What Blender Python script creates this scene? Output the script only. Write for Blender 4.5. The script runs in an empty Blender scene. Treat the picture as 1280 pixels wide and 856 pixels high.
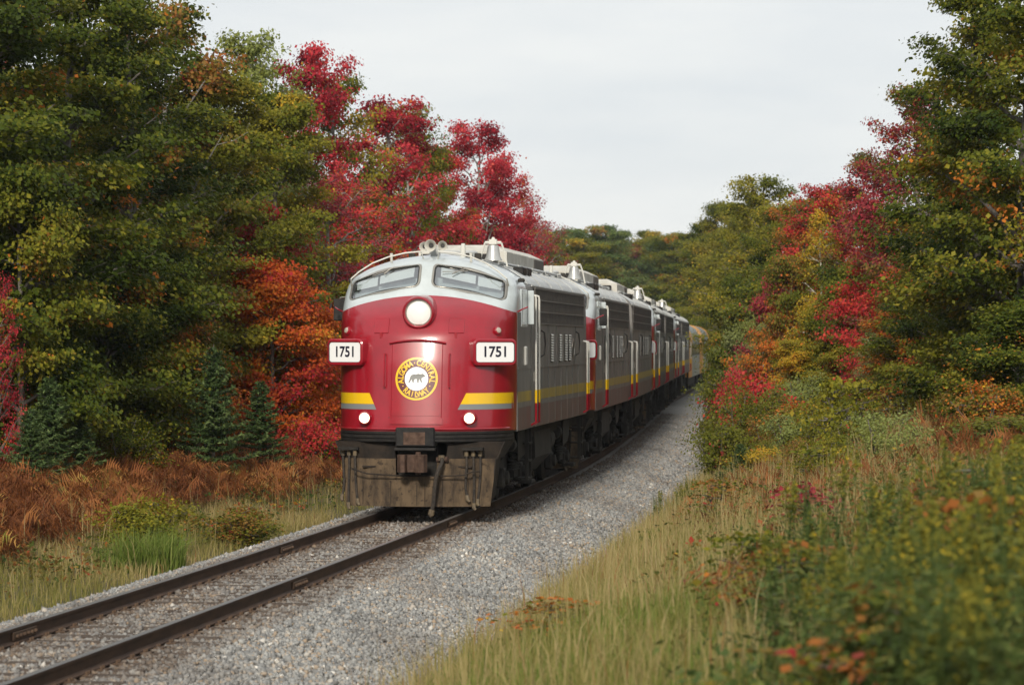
import bpy, math, random
import numpy as np
from mathutils import Vector, Matrix

# ------------------------------------------------------------------ camera, world, sun, exposure
S = bpy.context.scene
COL = S.collection
CAMZ = 2.97                                   # camera height above rail top
FPX = 3840.0                                  # focal length in photo pixels (1280 wide)
cam_d = bpy.data.cameras.new('camera')
cam_d.sensor_width = 36.0
cam_d.lens = 36.0 * FPX / 1280.0
cam_d.clip_start = 0.5
cam_d.clip_end = 9000
cam_d.dof.use_dof = True
cam_d.dof.focus_distance = 55.0
cam_d.dof.aperture_fstop = 3.2
cam = bpy.data.objects.new('camera', cam_d)
COL.objects.link(cam)
cam.location = (0, 0, CAMZ)
cam.rotation_euler = (math.radians(90), 0, 0)
S.camera = cam

SUN_EL, SUN_AZ = math.radians(28), math.radians(187.5)     # azimuth from +Y clockwise: behind the camera, to its left
world = bpy.data.worlds.new('World')
S.world = world
world.use_nodes = True
nt = world.node_tree
nt.nodes.clear()
wo = nt.nodes.new('ShaderNodeOutputWorld')
sky = nt.nodes.new('ShaderNodeTexSky')
sky.sky_type = 'NISHITA'
sky.sun_disc = False
sky.sun_elevation = SUN_EL
sky.sun_rotation = SUN_AZ
bg_sky = nt.nodes.new('ShaderNodeBackground')
bg_sky.inputs['Strength'].default_value = 0.1
nt.links.new(sky.outputs[0], bg_sky.inputs['Color'])
tc = nt.nodes.new('ShaderNodeTexCoord')
mp = nt.nodes.new('ShaderNodeMapping')
mp.inputs['Scale'].default_value = (4, 4, 17)
nt.links.new(tc.outputs['Generated'], mp.inputs[0])
nz = nt.nodes.new('ShaderNodeTexNoise')
nz.inputs['Scale'].default_value = 1.7
nz.inputs['Detail'].default_value = 5
nz.inputs['Roughness'].default_value = 0.55
nt.links.new(mp.outputs[0], nz.inputs['Vector'])
cr = nt.nodes.new('ShaderNodeValToRGB')
cr.color_ramp.elements[0].position = 0.32
cr.color_ramp.elements[0].color = (0.79, 0.825, 0.85, 1)
cr.color_ramp.elements[1].position = 0.62
cr.color_ramp.elements[1].color = (0.90, 0.915, 0.91, 1)
nt.links.new(nz.outputs['Fac'], cr.inputs[0])
bg_cl = nt.nodes.new('ShaderNodeBackground')
bg_cl.inputs['Strength'].default_value = 1.0
nt.links.new(cr.outputs[0], bg_cl.inputs['Color'])
mxs = nt.nodes.new('ShaderNodeMixShader')
mxs.inputs[0].default_value = 0.93
nt.links.new(bg_sky.outputs[0], mxs.inputs[1])
nt.links.new(bg_cl.outputs[0], mxs.inputs[2])
nt.links.new(mxs.outputs[0], wo.inputs['Surface'])

sl = bpy.data.lights.new('sun', 'SUN')
sl.energy = 3.6
sl.angle = math.radians(8)
sl.color = (1.0, 0.92, 0.80)
sun = bpy.data.objects.new('sun', sl)
COL.objects.link(sun)
sd = Vector((math.sin(SUN_AZ) * math.cos(SUN_EL), math.cos(SUN_AZ) * math.cos(SUN_EL), math.sin(SUN_EL)))
sun.rotation_euler = sd.to_track_quat('Z', 'Y').to_euler()
sun.location = sd * 60

vs = S.view_settings
vs.view_transform = 'Standard'
vs.look = 'None'
vs.exposure = 0.0
vs.gamma = 1.0
vs.use_curve_mapping = False
S.render.engine = 'CYCLES'
S.cycles.max_bounces = 5
S.cycles.transparent_max_bounces = 8
S.cycles.diffuse_bounces = 3

rng = np.random.default_rng(7)
random.seed(7)

# ------------------------------------------------------------------ materials
MATS = {}
def _lk(n, a, b): n.links.new(a, b)

def mat(name, col, rough=0.6, metal=0.0, col2=None, scale=4.0, lo=0.35, hi=0.65, bump=0.0, bscale=40.0,
        coat=0.0, spec=0.5, emit=None, estr=0.0, stretch=(1, 1, 1)):
    m = bpy.data.materials.new(name)
    m.use_nodes = True
    n = m.node_tree
    p = n.nodes['Principled BSDF']
    p.inputs['Base Color'].default_value = (*col, 1)
    p.inputs['Roughness'].default_value = rough
    p.inputs['Metallic'].default_value = metal
    p.inputs['Coat Weight'].default_value = coat
    p.inputs['Coat Roughness'].default_value = 0.12
    p.inputs['Specular IOR Level'].default_value = spec
    if col2 is not None or bump:
        t = n.nodes.new('ShaderNodeTexCoord')
        mp = n.nodes.new('ShaderNodeMapping')
        mp.inputs['Scale'].default_value = stretch
        _lk(n, t.outputs['Object'], mp.inputs[0])
    if col2 is not None:
        z = n.nodes.new('ShaderNodeTexNoise')
        z.inputs['Scale'].default_value = scale
        z.inputs['Detail'].default_value = 6
        z.inputs['Roughness'].default_value = 0.65
        _lk(n, mp.outputs[0], z.inputs['Vector'])
        r = n.nodes.new('ShaderNodeValToRGB')
        r.color_ramp.elements[0].position = lo
        r.color_ramp.elements[0].color = (*col, 1)
        r.color_ramp.elements[1].position = hi
        r.color_ramp.elements[1].color = (*col2, 1)
        _lk(n, z.outputs['Fac'], r.inputs[0])
        _lk(n, r.outputs[0], p.inputs['Base Color'])
    if bump:
        b = n.nodes.new('ShaderNodeBump')
        b.inputs['Strength'].default_value = bump
        b.inputs['Distance'].default_value = 0.01
        z2 = n.nodes.new('ShaderNodeTexNoise')
        z2.inputs['Scale'].default_value = bscale
        z2.inputs['Detail'].default_value = 4
        _lk(n, mp.outputs[0], z2.inputs['Vector'])
        _lk(n, z2.outputs['Fac'], b.inputs['Height'])
        _lk(n, b.outputs[0], p.inputs['Normal'])
    if emit:
        p.inputs['Emission Color'].default_value = (*emit, 1)
        p.inputs['Emission Strength'].default_value = estr
    MATS[name] = m
    return m

def ramp_mat(name, stops, rough=0.6, trans=0.0, spec=0.3, stain_shade=None):
    """colour picked by the per-face attribute f; trans = share of translucent light (leaves)"""
    m = bpy.data.materials.new(name)
    m.use_nodes = True
    n = m.node_tree
    p = n.nodes['Principled BSDF']
    out = n.nodes['Material Output']
    a = n.nodes.new('ShaderNodeAttribute')
    a.attribute_name = 'f'
    r = n.nodes.new('ShaderNodeValToRGB')
    e = r.color_ramp.elements
    while len(e) < len(stops):
        e.new(0.5)
    for i, (pos, c) in enumerate(stops):
        e[i].position = pos
        e[i].color = (*c, 1)
    _lk(n, a.outputs['Fac'], r.inputs[0])
    src = r.outputs[0]
    if stain_shade:
        a2 = n.nodes.new('ShaderNodeAttribute')
        a2.attribute_name = 'st'
        mx = n.nodes.new('ShaderNodeMix')
        mx.data_type = 'RGBA'
        _lk(n, a2.outputs['Fac'], mx.inputs[0])
        _lk(n, src, mx.inputs[6])
        mx.inputs[7].default_value = (*stain_shade, 1)
        src = mx.outputs[2]
    _lk(n, src, p.inputs['Base Color'])
    p.inputs['Roughness'].default_value = rough
    p.inputs['Specular IOR Level'].default_value = spec * (.35 if trans else 1)
    if trans:
        tr = n.nodes.new('ShaderNodeBsdfTranslucent')
        _lk(n, src, tr.inputs['Color'])
        ms = n.nodes.new('ShaderNodeMixShader')
        ms.inputs[0].default_value = trans
        _lk(n, p.outputs[0], ms.inputs[1])
        _lk(n, tr.outputs[0], ms.inputs[2])
        _lk(n, ms.outputs[0], out.inputs['Surface'])
    MATS[name] = m
    return m

mat('red_paint', (0.31, 0.003, 0.014), 0.34, coat=0.7, col2=(0.25, 0.003, 0.012), scale=3, spec=0.45, bump=.06, bscale=2.2)
def add_specks(name, col, scale, pos, wid):
    n = MATS[name].node_tree; p = n.nodes['Principled BSDF']
    src = p.inputs['Base Color'].links[0].from_socket
    t = n.nodes.new('ShaderNodeTexCoord'); z = n.nodes.new('ShaderNodeTexNoise')
    z.inputs['Scale'].default_value = scale; z.inputs['Detail'].default_value = 3
    n.links.new(t.outputs['Object'], z.inputs['Vector'])
    r = n.nodes.new('ShaderNodeMapRange'); r.inputs[1].default_value = pos; r.inputs[2].default_value = pos + wid; r.inputs[4].default_value = .75
    n.links.new(z.outputs['Fac'], r.inputs[0])
    mx = n.nodes.new('ShaderNodeMix'); mx.data_type = 'RGBA'
    n.links.new(r.outputs[0], mx.inputs[0]); n.links.new(src, mx.inputs[6]); mx.inputs[7].default_value = (*col, 1)
    n.links.new(mx.outputs[2], p.inputs['Base Color'])
add_specks('red_paint', (.09, .02, .018), 26, .66, .06)
mat('cab_grey', (0.52, 0.57, 0.58), 0.32, coat=0.5, col2=(0.44, 0.485, 0.49), scale=2.5)
mat('body_grey', (0.20, 0.19, 0.175), 0.5, col2=(0.135, 0.128, 0.118), scale=2.2, stretch=(1, 1, .35), bump=.1, bscale=14)
mat('roof_grey', (0.46, 0.47, 0.46), 0.4, col2=(0.32, 0.325, 0.31), scale=2.5)
mat('stripe_grey', (0.20, 0.21, 0.21), 0.4)
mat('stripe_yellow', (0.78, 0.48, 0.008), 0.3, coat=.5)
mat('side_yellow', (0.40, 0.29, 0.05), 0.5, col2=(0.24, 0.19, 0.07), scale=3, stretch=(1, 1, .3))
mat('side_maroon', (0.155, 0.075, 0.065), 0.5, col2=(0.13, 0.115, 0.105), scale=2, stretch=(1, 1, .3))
mat('black_metal', (0.012, 0.012, 0.013), 0.45, col2=(0.03, 0.027, 0.024), scale=6, spec=.18)
mat('under_black', (0.012, 0.0115, 0.011), 0.75, col2=(0.028, 0.024, 0.02), scale=5, bump=.3, bscale=20, spec=.18)
mat('under_grey', (0.048, 0.044, 0.038), 0.75, col2=(0.026, 0.023, 0.02), scale=4, bump=.3, bscale=20, spec=.18)
mat('pilot_dirt', (0.115, 0.080, 0.048), 0.8, stretch=(1.6, 1, .55), col2=(0.036, 0.026, 0.018), scale=3.2, lo=.40, hi=.66, bump=.35, bscale=30, spec=.18)
mat('apron_dirt', (0.011, 0.009, 0.008), 0.7, col2=(0.034, 0.025, 0.018), scale=4, bump=.3, bscale=30, spec=.18)
mat('coupler_rust', (0.055, 0.033, 0.024), 0.65, col2=(0.12, 0.075, 0.055), scale=8, bump=.5, bscale=30, metal=.3, spec=.18)
mat('white_paint', (0.80, 0.80, 0.78), 0.35)
mat('board_white', (0.82, 0.82, 0.82), 0.3)
mat('rail_white', (0.56, 0.55, 0.50), 0.45)
mat('hatch_white', (0.58, 0.565, 0.51), 0.6, col2=(0.42, 0.40, 0.35), scale=3)
add_specks('pilot_dirt', (.025, .018, .013), 11, .58, .10)
mat('ink', (0.006, 0.005, 0.02), 0.4)
mat('gasket', (0.02, 0.02, 0.02), 0.5)
mat('frame_metal', (0.35, 0.33, 0.29), 0.35, metal=.6)
mat('bear_grey', (0.20, 0.20, 0.19), 0.5)
mat('herald_maroon', (0.10, 0.006, 0.012), 0.35)
mat('grille_mesh', (0.085, 0.078, 0.07), 0.55, col2=(0.13, 0.115, 0.10), scale=3, metal=.2, bump=.2, bscale=60)
mat('lens_white', (0.80, 0.80, 0.77), 0.15, coat=1, emit=(1, .98, .94), estr=0.10)
mat('lens_lit', (0.9, 0.9, 0.85), 0.2, emit=(1, .80, .50), estr=3.5)
mat('marker_glass', (0.42, 0.36, 0.30), 0.15, coat=1)
mat('interior_grey', (0.52, 0.58, 0.60), 0.8, col2=(0.42, 0.48, 0.50), scale=1.5)
mat('visor_white', (0.72, 0.74, 0.74), 0.7)
mat('hose_rubber', (0.022, 0.02, 0.018), 0.6, col2=(0.06, 0.048, 0.038), scale=20, spec=.18)
mat('brass', (0.20, 0.15, 0.085), 0.6, metal=.4, col2=(0.10, 0.08, 0.06), scale=14)
mat('bell_metal', (0.50, 0.50, 0.48), 0.3, metal=.6)
mat('dark_glass', (0.02, 0.025, 0.028), 0.08, spec=.8)
mat('coach_yellow', (0.62, 0.27, 0.03), 0.5, col2=(0.5, 0.22, 0.03), scale=2)
mat('coach_grey', (0.28, 0.28, 0.23), 0.5, col2=(0.22, 0.22, 0.18), scale=2)
mat('coach_roof', (0.17, 0.19, 0.18), 0.6)
mat('rail_steel', (0.045, 0.028, 0.02), 0.7, col2=(0.085, 0.05, 0.032), scale=9, stretch=(1, .15, 1), spec=.18)
mat('rail_top', (0.17, 0.16, 0.15), 0.42, metal=.6)
mat('joint_steel', (0.065, 0.042, 0.03), 0.7, col2=(0.11, 0.07, 0.045), scale=15, spec=.18)
mat('tie_wood', (0.05, 0.035, 0.026), 0.85, col2=(0.115, 0.088, 0.068), scale=5, stretch=(.3, 3, 3), bump=.6, bscale=25, spec=.18)
mat('bark', (0.085, 0.072, 0.060), 0.9, col2=(0.16, 0.145, 0.125), scale=5, bump=.5, bscale=14, stretch=(2, 2, .4))
mat('bark_pale', (0.30, 0.285, 0.25), 0.85, col2=(0.17, 0.16, 0.14), scale=5, stretch=(1, 1, .5))
mat('bark_birch', (0.52, 0.50, 0.44), 0.8, col2=(0.16, 0.15, 0.13), scale=6, lo=.5, hi=.72, stretch=(1, 1, .6))
mat('ground_soil', (0.105, 0.082, 0.045), 0.95, col2=(0.06, 0.058, 0.026), scale=0.7, bump=.6, bscale=6)
mat('ballast_base', (0.27, 0.265, 0.25), 0.9, col2=(0.17, 0.15, 0.13), scale=13, lo=.3, hi=.7, bump=1.0, bscale=22)
mat('stick_grey', (0.09, 0.08, 0.07), 0.9)

def glass_mat():
    m = bpy.data.materials.new('cab_glass')
    m.use_nodes = True
    n = m.node_tree
    n.nodes.remove(n.nodes['Principled BSDF'])
    out = n.nodes['Material Output']
    t = n.nodes.new('ShaderNodeBsdfTransparent')
    t.inputs[0].default_value = (.86, .92, .92, 1)
    g = n.nodes.new('ShaderNodeBsdfGlossy')
    g.inputs['Roughness'].default_value = .04
    ms = n.nodes.new('ShaderNodeMixShader')
    ms.inputs[0].default_value = .40
    _lk(n, t.outputs[0], ms.inputs[1])
    _lk(n, g.outputs[0], ms.inputs[2])
    _lk(n, ms.outputs[0], out.inputs['Surface'])
    MATS['cab_glass'] = m
glass_mat()

DG, MG, OG, YG = (.028, .048, .007), (.070, .094, .009), (.155, .16, .016), (.28, .24, .024)
YE, OR, RO, RE = (.56, .35, .03), (.56, .18, .025), (.50, .085, .022), (.42, .028, .042)
MA, RU, PK, BR = (.24, .028, .040), (.34, .11, .028), (.60, .10, .09), (.23, .14, .034)
PALE = (.26, .30, .09)
ramp_mat('leaf_dark', [(0, DG), (.45, MG), (.72, OG), (.90, YG), (.97, RU), (1, OR)], .55, .30)
ramp_mat('leaf_green', [(0, DG), (.3, MG), (.6, OG), (.84, YG), (.94, BR), (1, OR)], .55, .32)
ramp_mat('leaf_olive', [(0, MG), (.35, OG), (.68, YG), (.88, (.25, .22, .03)), (1, YE)], .55, .34)
ramp_mat('leaf_rustgreen', [(0, DG), (.35, OG), (.55, BR), (.78, RU), (.9, OG), (1, (.30, .03, .03))], .55, .32)
ramp_mat('leaf_red', [(0, (.17, .012, .022)), (.4, RE), (.75, (.52, .045, .058)), (.92, PK), (1, OR)], .5, .34)
ramp_mat('leaf_redmix', [(0, MG), (.18, OG), (.3, RE), (.7, (.58, .06, .045)), (.85, RO), (1, YG)], .5, .34)
ramp_mat('leaf_maroon', [(0, MG), (.2, BR), (.4, MA), (.72, (.34, .042, .055)), (.9, (.44, .075, .05)), (1, OG)], .5, .32)
ramp_mat('leaf_orange', [(0, RE), (.22, RO), (.5, (.50, .10, .016)), (.8, OR), (1, YE)], .5, .36)
ramp_mat('leaf_orangegreen', [(0, MG), (.28, OG), (.48, BR), (.66, OR), (.85, RO), (1, YE)], .5, .34)
ramp_mat('leaf_yellow', [(0, OG), (.35, YG), (.7, YE), (1, OR)], .5, .36)
ramp_mat('leaf_pale', [(0, OG), (.5, PALE), (1, (.23, .25, .10))], .6, .34)
ramp_mat('leaf_hazed', [(0, (.07, .115, .032)), (.5, (.13, .175, .05)), (.85, (.25, .25, .06)), (1, (.40, .20, .06))], .6, .34)  # paler greens, distance haze put into the leaf colour
ramp_mat('leaf_shrub', [(0, MG), (.5, OG), (.8, (.16, .15, .04)), (.93, (.24, .15, .04)), (1, RE)], .55, .3)
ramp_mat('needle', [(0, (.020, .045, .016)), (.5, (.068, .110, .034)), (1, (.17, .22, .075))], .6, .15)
ramp_mat('fern_rust', [(0, (.12, .042, .018)), (.45, (.235, .085, .030)), (.8, (.33, .14, .045)), (.94, (.38, .23, .06)), (1, (.19, .19, .035))], .8, .25)
ramp_mat('grass_straw', [(0, (.13, .14, .03)), (.25, (.22, .20, .055)), (.6, (.36, .29, .12)), (.9, (.44, .35, .18)), (1, (.28, .12, .05))], .8, .3)
ramp_mat('grass_green', [(0, (.08, .13, .02)), (.6, (.17, .23, .045)), (1, (.28, .28, .09))], .7, .32)
ramp_mat('herb_mix', [(0, (.05, .085, .02)), (.35, (.10, .12, .025)), (.6, (.18, .12, .03)), (.8, (.26, .10, .03)), (.93, (.36, .05, .03)), (1, (.42, .26, .03))], .7, .3)
ramp_mat('herb_green', [(0, (.045, .078, .022)), (.5, (.095, .135, .036)), (1, (.18, .20, .055))], .6, .3)
ramp_mat('plume', [(0, (.10, .12, .025)), (.65, (.20, .19, .03)), (.9, (.40, .30, .03)), (1, (.60, .42, .02))], .7, .25)
ramp_mat('stone', [(0, (.11, .108, .104)), (.35, (.22, .22, .215)), (.66, (.34, .34, .325)), (.82, (.32, .24, .165)), (.94, (.46, .44, .40)), (1, (.70, .67, .61))], .85, 0, stain_shade=(.115, .078, .052))

# ------------------------------------------------------------------ object helpers
def link(o, parent=None):
    COL.objects.link(o)
    if parent is not None:
        o.parent = parent
    return o

def tag(o, label=None, cat=None, group=None, kind=None):
    if label: o['label'] = label
    if cat: o['category'] = cat
    if group: o['group'] = group
    if kind: o['kind'] = kind
    return o

def empty(name, loc=(0, 0, 0), rz=0.0, parent=None):
    o = bpy.data.objects.new(name, None)
    o.empty_display_size = 0.2
    o.location = loc
    o.rotation_euler = (0, 0, rz)
    return link(o, parent)

def copy_tree(o, parent=None, skip=()):
    c = o.copy()
    COL.objects.link(c)
    c.parent = parent
    for ch in o.children:
        if ch.name.split('.')[0] not in skip:
            copy_tree(ch, c, skip)
    return c

def np_mesh(name, V, F, f=None, material=None, smooth=False, st=None):
    """V (n,3), F (m,k) -> mesh; f = per-face float attribute"""
    me = bpy.data.meshes.new(name)
    V = np.asarray(V, np.float32); F = np.asarray(F, np.int32)
    m, k = F.shape
    me.vertices.add(len(V)); me.vertices.foreach_set('co', V.ravel())
    me.loops.add(m * k); me.loops.foreach_set('vertex_index', F.ravel())
    me.polygons.add(m)
    me.polygons.foreach_set('loop_start', np.arange(0, m * k, k, dtype=np.int32))
    try: me.polygons.foreach_set('loop_total', np.full(m, k, np.int32))
    except Exception: pass
    for nm, arr in (('f', f), ('st', st)):
        if arr is not None:
            at = me.attributes.new(nm, 'FLOAT', 'FACE')
            at.data.foreach_set('value', np.asarray(arr, np.float32))
    if smooth:
        me.polygons.foreach_set('use_smooth', np.ones(m, bool))
    me.update(calc_edges=True)
    if material: me.materials.append(MATS[material])
    return me

class MB:
    def __init__(s): s.v = []; s.f = []
    def add(s, vs, fs):
        o = len(s.v)
        s.v += [tuple(p) for p in vs]
        s.f += [tuple(i + o for i in q) for q in fs]
        return s
    def box(s, x0, x1, y0, y1, z0, z1, M=None, b=0.0):
        if b > 0:                                 # chamfered along all edges (24 vertices)
            vs = []; idx = {}
            for sx in (0, 1):
                for sy in (0, 1):
                    for sz in (0, 1):
                        c = [(x0, x1)[sx], (y0, y1)[sy], (z0, z1)[sz]]
                        d = [b * (1, -1)[sx], b * (1, -1)[sy], b * (1, -1)[sz]]
                        for ax in range(3):
                            q = [c[i] + (0 if i == ax else d[i]) for i in range(3)]
                            idx[(sx, sy, sz, ax)] = len(vs); vs.append(q)
            fs = []
            for ax in range(3):
                a, c = (ax + 1) % 3, (ax + 2) % 3
                for sgn in (0, 1):
                    ks = []
                    for (i, j) in ((0, 0), (1, 0), (1, 1), (0, 1)):
                        t = [0, 0, 0]; t[ax] = sgn; t[a] = i; t[c] = j
                        ks.append(idx[(*t, ax)])
                    fs.append(ks if sgn else ks[::-1])
                for i in (0, 1):                  # edges along ax
                    for j in (0, 1):
                        t0 = [0, 0, 0]; t0[a] = i; t0[c] = j
                        t1 = list(t0); t1[ax] = 1
                        q = [idx[(*t0, a)], idx[(*t1, a)], idx[(*t1, c)], idx[(*t0, c)]]
                        fs.append(q)
            for sx in (0, 1):
                for sy in (0, 1):
                    for sz in (0, 1):
                        fs.append([idx[(sx, sy, sz, k)] for k in range(3)])
        else:
            vs = [(x, y, z) for x in (x0, x1) for y in (y0, y1) for z in (z0, z1)]
            fs = [(0, 1, 3, 2), (4, 6, 7, 5), (0, 4, 5, 1), (2, 3, 7, 6), (0, 2, 6, 4), (1, 5, 7, 3)]
        if M is not None: vs = [M @ Vector(p) for p in vs]
        return s.add(vs, fs)
    def tube(s, pts, r, n=8, caps=True):
        pts = [Vector(p) for p in pts]
        rs = r if isinstance(r, (list, tuple)) else [r] * len(pts)
        base = len(s.v)
        up = None
        for i, p in enumerate(pts):
            t = (pts[min(i + 1, len(pts) - 1)] - pts[max(i - 1, 0)]).normalized()
            if up is None:
                up = Vector((0, 0, 1)) if abs(t.z) < .9 else Vector((1, 0, 0))
            a = t.cross(up).normalized(); b = a.cross(t).normalized(); up = b
            for k in range(n):
                w = 2 * math.pi * k / n
                s.v.append(tuple(p + (a * math.cos(w) + b * math.sin(w)) * rs[i]))
        for i in range(len(pts) - 1):
            for k in range(n):
                k2 = (k + 1) % n
                s.f.append((base + i * n + k, base + i * n + k2, base + (i + 1) * n + k2, base + (i + 1) * n + k))
        if caps:
            s.f.append(tuple(base + k for k in range(n))[::-1])
            s.f.append(tuple(base + (len(pts) - 1) * n + k for k in range(n)))
        return s
    def lathe(s, prof, M, n=20):
        """prof: (r, h) along local z of M"""
        base = len(s.v)
        for r, h in prof:
            for k in range(n):
                w = 2 * math.pi * k / n
                s.v.append(tuple(M @ Vector((r * math.cos(w), r * math.sin(w), h))))
        for i in range(len(prof) - 1):
            for k in range(n):
                k2 = (k + 1) % n
                s.f.append((base + i * n + k, base + i * n + k2, base + (i + 1) * n + k2, base + (i + 1) * n + k))
        if prof[0][0] > 0: s.f.append(tuple(base + k for k in range(n))[::-1])
        if prof[-1][0] > 0: s.f.append(tuple(base + (len(prof) - 1) * n + k for k in range(n)))
        return s
    def prism(s, poly, M, d):
        """poly in local xy of M extruded d along local z"""
        n = len(poly)
        vs = [M @ Vector((x, y, 0)) for x, y in poly] + [M @ Vector((x, y, d)) for x, y in poly]
        fs = [tuple(range(n))[::-1], tuple(range(n, 2 * n))] + [(i, (i + 1) % n, n + (i + 1) % n, n + i) for i in range(n)]
        return s.add(vs, fs)
    def build(s, name, material, parent=None, smooth=False, angle=35):
        me = bpy.data.meshes.new(name)
        me.from_pydata(s.v, [], s.f)
        me.validate(); me.update()
        import bmesh
        bm = bmesh.new(); bm.from_mesh(me); bmesh.ops.recalc_face_normals(bm, faces=bm.faces); bm.to_mesh(me); bm.free()
        if smooth:
            me.polygons.foreach_set('use_smooth', np.ones(len(me.polygons), bool))
            try: me.set_sharp_from_angle(angle=math.radians(angle))
            except Exception: pass
        me.materials.append(MATS[material])
        return link(bpy.data.objects.new(name, me), parent)

def axis_matrix(origin, zdir, xhint=(0, 0, 1)):
    z = Vector(zdir).normalized()
    x = Vector(xhint); x = (x - z * x.dot(z)).normalized()
    y = z.cross(x)
    M = Matrix((x, y, z)).transposed().to_4x4()
    M.translation = Vector(origin)
    return M

def text_mesh(txt, size, offset=0.0):
    cu = bpy.data.curves.new('lettering', 'FONT')
    cu.body = txt; cu.size = size; cu.align_x = 'CENTER'; cu.align_y = 'CENTER'; cu.offset = offset
    cu.resolution_u = 4
    o = bpy.data.objects.new('lettering', cu); COL.objects.link(o)
    dg = bpy.context.evaluated_depsgraph_get()
    me = bpy.data.meshes.new_from_object(o.evaluated_get(dg))
    v = [tuple(p.co) for p in me.vertices]; f = [tuple(p.vertices) for p in me.polygons]
    bpy.data.objects.remove(o); bpy.data.meshes.remove(me); bpy.data.curves.remove(cu)
    return v, f

# ------------------------------------------------------------------ track alignment and terrain
_hy = np.array([-400, -40, 0, 31, 46, 55, 65, 76, 90, 110, 145, 165, 215, 260, 330, 6000.])
_hh = np.array([.17, .165, .152, .139, .129, .122, .112, .098, .083, .074, .074, .088, .085, .03, -.10, -.10])
_gy = np.arange(-400, 6001, .5)
_gh = np.interp(_gy, _hy, _hh)
_gx = np.concatenate([[0], np.cumsum((np.tan(_gh[1:]) + np.tan(_gh[:-1])) * .25)])
_gx += -1.67 - np.interp(53.2, _gy, _gx)
def TX(y): return np.interp(y, _gy, _gx)
def HD(y): return np.interp(y, _gy, _gh)
def P(y, d, z=0.0):
    h = float(HD(y))
    return Vector((float(TX(y)) + d * math.cos(h), y - d * math.sin(h), z))
_pd = np.array([-4000, -200, -60, -30, -20, -11, -8, -6, -4.6, -3.4, -2.5, -1.9, 2.9, 3.3, 3.9, 4.8, 5.8, 7, 9, 12, 20, 40, 200, 4000.])
_pz = np.array([6, 6, 3.2, 1.9, 1.5, .9, .5, .1, -.25, -.48, -.52, -.75, -.85, -.72, -.46, -.10, .22, .62, 1.1, 1.4, 1.8, 2.4, 6, 6.])
def lump(x, y):
    return .10 * np.sin(x * 1.3 + 1.7 * np.sin(y * .31)) * np.sin(y * .47 + .8) + .06 * np.sin(x * 2.9 + y * 1.1)
def ground_z(x, y):
    d = (np.asarray(x) - TX(y)) * np.cos(HD(y))
    z = np.interp(d, _pd, _pz)
    w = np.clip((np.abs(d) - 4.2) / 2.5, 0, 1)
    return z + w * lump(x, y)
def px2x(px, y): return (px - 640.0) / FPX * y

# ground sheet
gy = np.concatenate([[-400, -200, -100, -60], np.arange(-40, 130, 1.0), np.arange(130, 300, 5.0), [320, 360, 420, 500, 700, 1000, 1800, 3000, 5500]])
gd = np.concatenate([[-4000, -1500, -600, -200, -100, -60, -45], np.arange(-34, -12, 2.0), np.arange(-12, 14, .5), np.arange(14, 40, 2.0), [60, 100, 200, 600, 1500, 4000]])
YY, DD = np.meshgrid(gy, gd, indexing='ij')
XX = TX(YY) + DD
ZZ = ground_z(XX, YY)
V = np.stack([XX, YY, ZZ], -1).reshape(-1, 3)
ny, nd = len(gy), len(gd)
ii = np.arange((ny - 1) * nd).reshape(ny - 1, nd)[:, :-1].ravel()
F = np.stack([ii, ii + 1, ii + nd + 1, ii + nd], -1)
tag(link(bpy.data.objects.new('ground', np_mesh('ground', V, F, material='ground_soil', smooth=True))), kind='structure')

# ballast bed
_bd = np.array([-2.75, -2.3, -1.75, -1.4, 0, 1.4, 1.9, 2.6, 3.4, 3.95])
_bz = np.array([-.72, -.48, -.25, -.2, -.2, -.2, -.24, -.36, -.52, -.72])
def ballast_z(d): return np.interp(d, _bd, _bz)
by = np.concatenate([np.arange(-60, 130, 1.0), np.arange(130, 400, 5.0)])
bd = np.concatenate([np.arange(-2.75, 3.96, .134), [3.97]])
BY, BD = np.meshgrid(by, bd, indexing='ij')
BX = TX(BY) + BD * np.cos(HD(BY)); BYY = BY - BD * np.sin(HD(BY))
BZ = ballast_z(BD) + rng.normal(0, .008, BD.shape)
V = np.stack([BX, BYY, BZ], -1).reshape(-1, 3)
ny, nd = len(by), len(bd)
ii = np.arange((ny - 1) * nd).reshape(ny - 1, nd)[:, :-1].ravel()
F = np.stack([ii, ii + 1, ii + nd + 1, ii + nd], -1)
tag(link(bpy.data.objects.new('ballast_bed', np_mesh('ballast_bed', V, F, material='ballast_base', smooth=True))), kind='structure')

# loose ballast stones
TIE_Y = [18.0]
while TIE_Y[-1] < 62: TIE_Y.append(TIE_Y[-1] + random.uniform(.50, .58))
TIE_A = np.array(TIE_Y)
def stones(y0, y1, d0, d1, dens, smin, smax):
    n = int((y1 - y0) * (d1 - d0) * dens)
    y = rng.uniform(y0, y1, n); d = rng.uniform(d0, d1, n)
    rr = np.minimum(np.abs(d - .755), np.abs(d + .755))
    ys_ = y + 0 * d
    j_ = np.clip(np.searchsorted(TIE_A, ys_), 1, len(TIE_A) - 1)
    dt = np.minimum(np.abs(ys_ - TIE_A[j_]), np.abs(ys_ - TIE_A[j_ - 1]))
    on_tie = (dt < .12) & (np.abs(d) < 1.34) & (y < 62)
    cover = .5 + .5 * np.sin(y * 2.1 + d * 3.7) * np.sin(y * .77 - d * 2.3)
    keep = (rr > .10) & ~(on_tie & (rng.random(n) > .12 + .45 * cover * (np.abs(d) < 1.1)))
    y, d, rr = y[keep], d[keep], rr[keep]
    s = rng.uniform(smin, smax, len(y)) * 1.08 * np.where(rng.random(len(y)) < .06, 1.35, 1)
    return y, d, rr, s
parts = [stones(22, 46, -2.4, 3.75, 430, .020, .036), stones(46, 72, -2.4, 3.75, 260, .024, .040), stones(72, 135, 1.0, 3.75, 130, .030, .045)]
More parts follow.
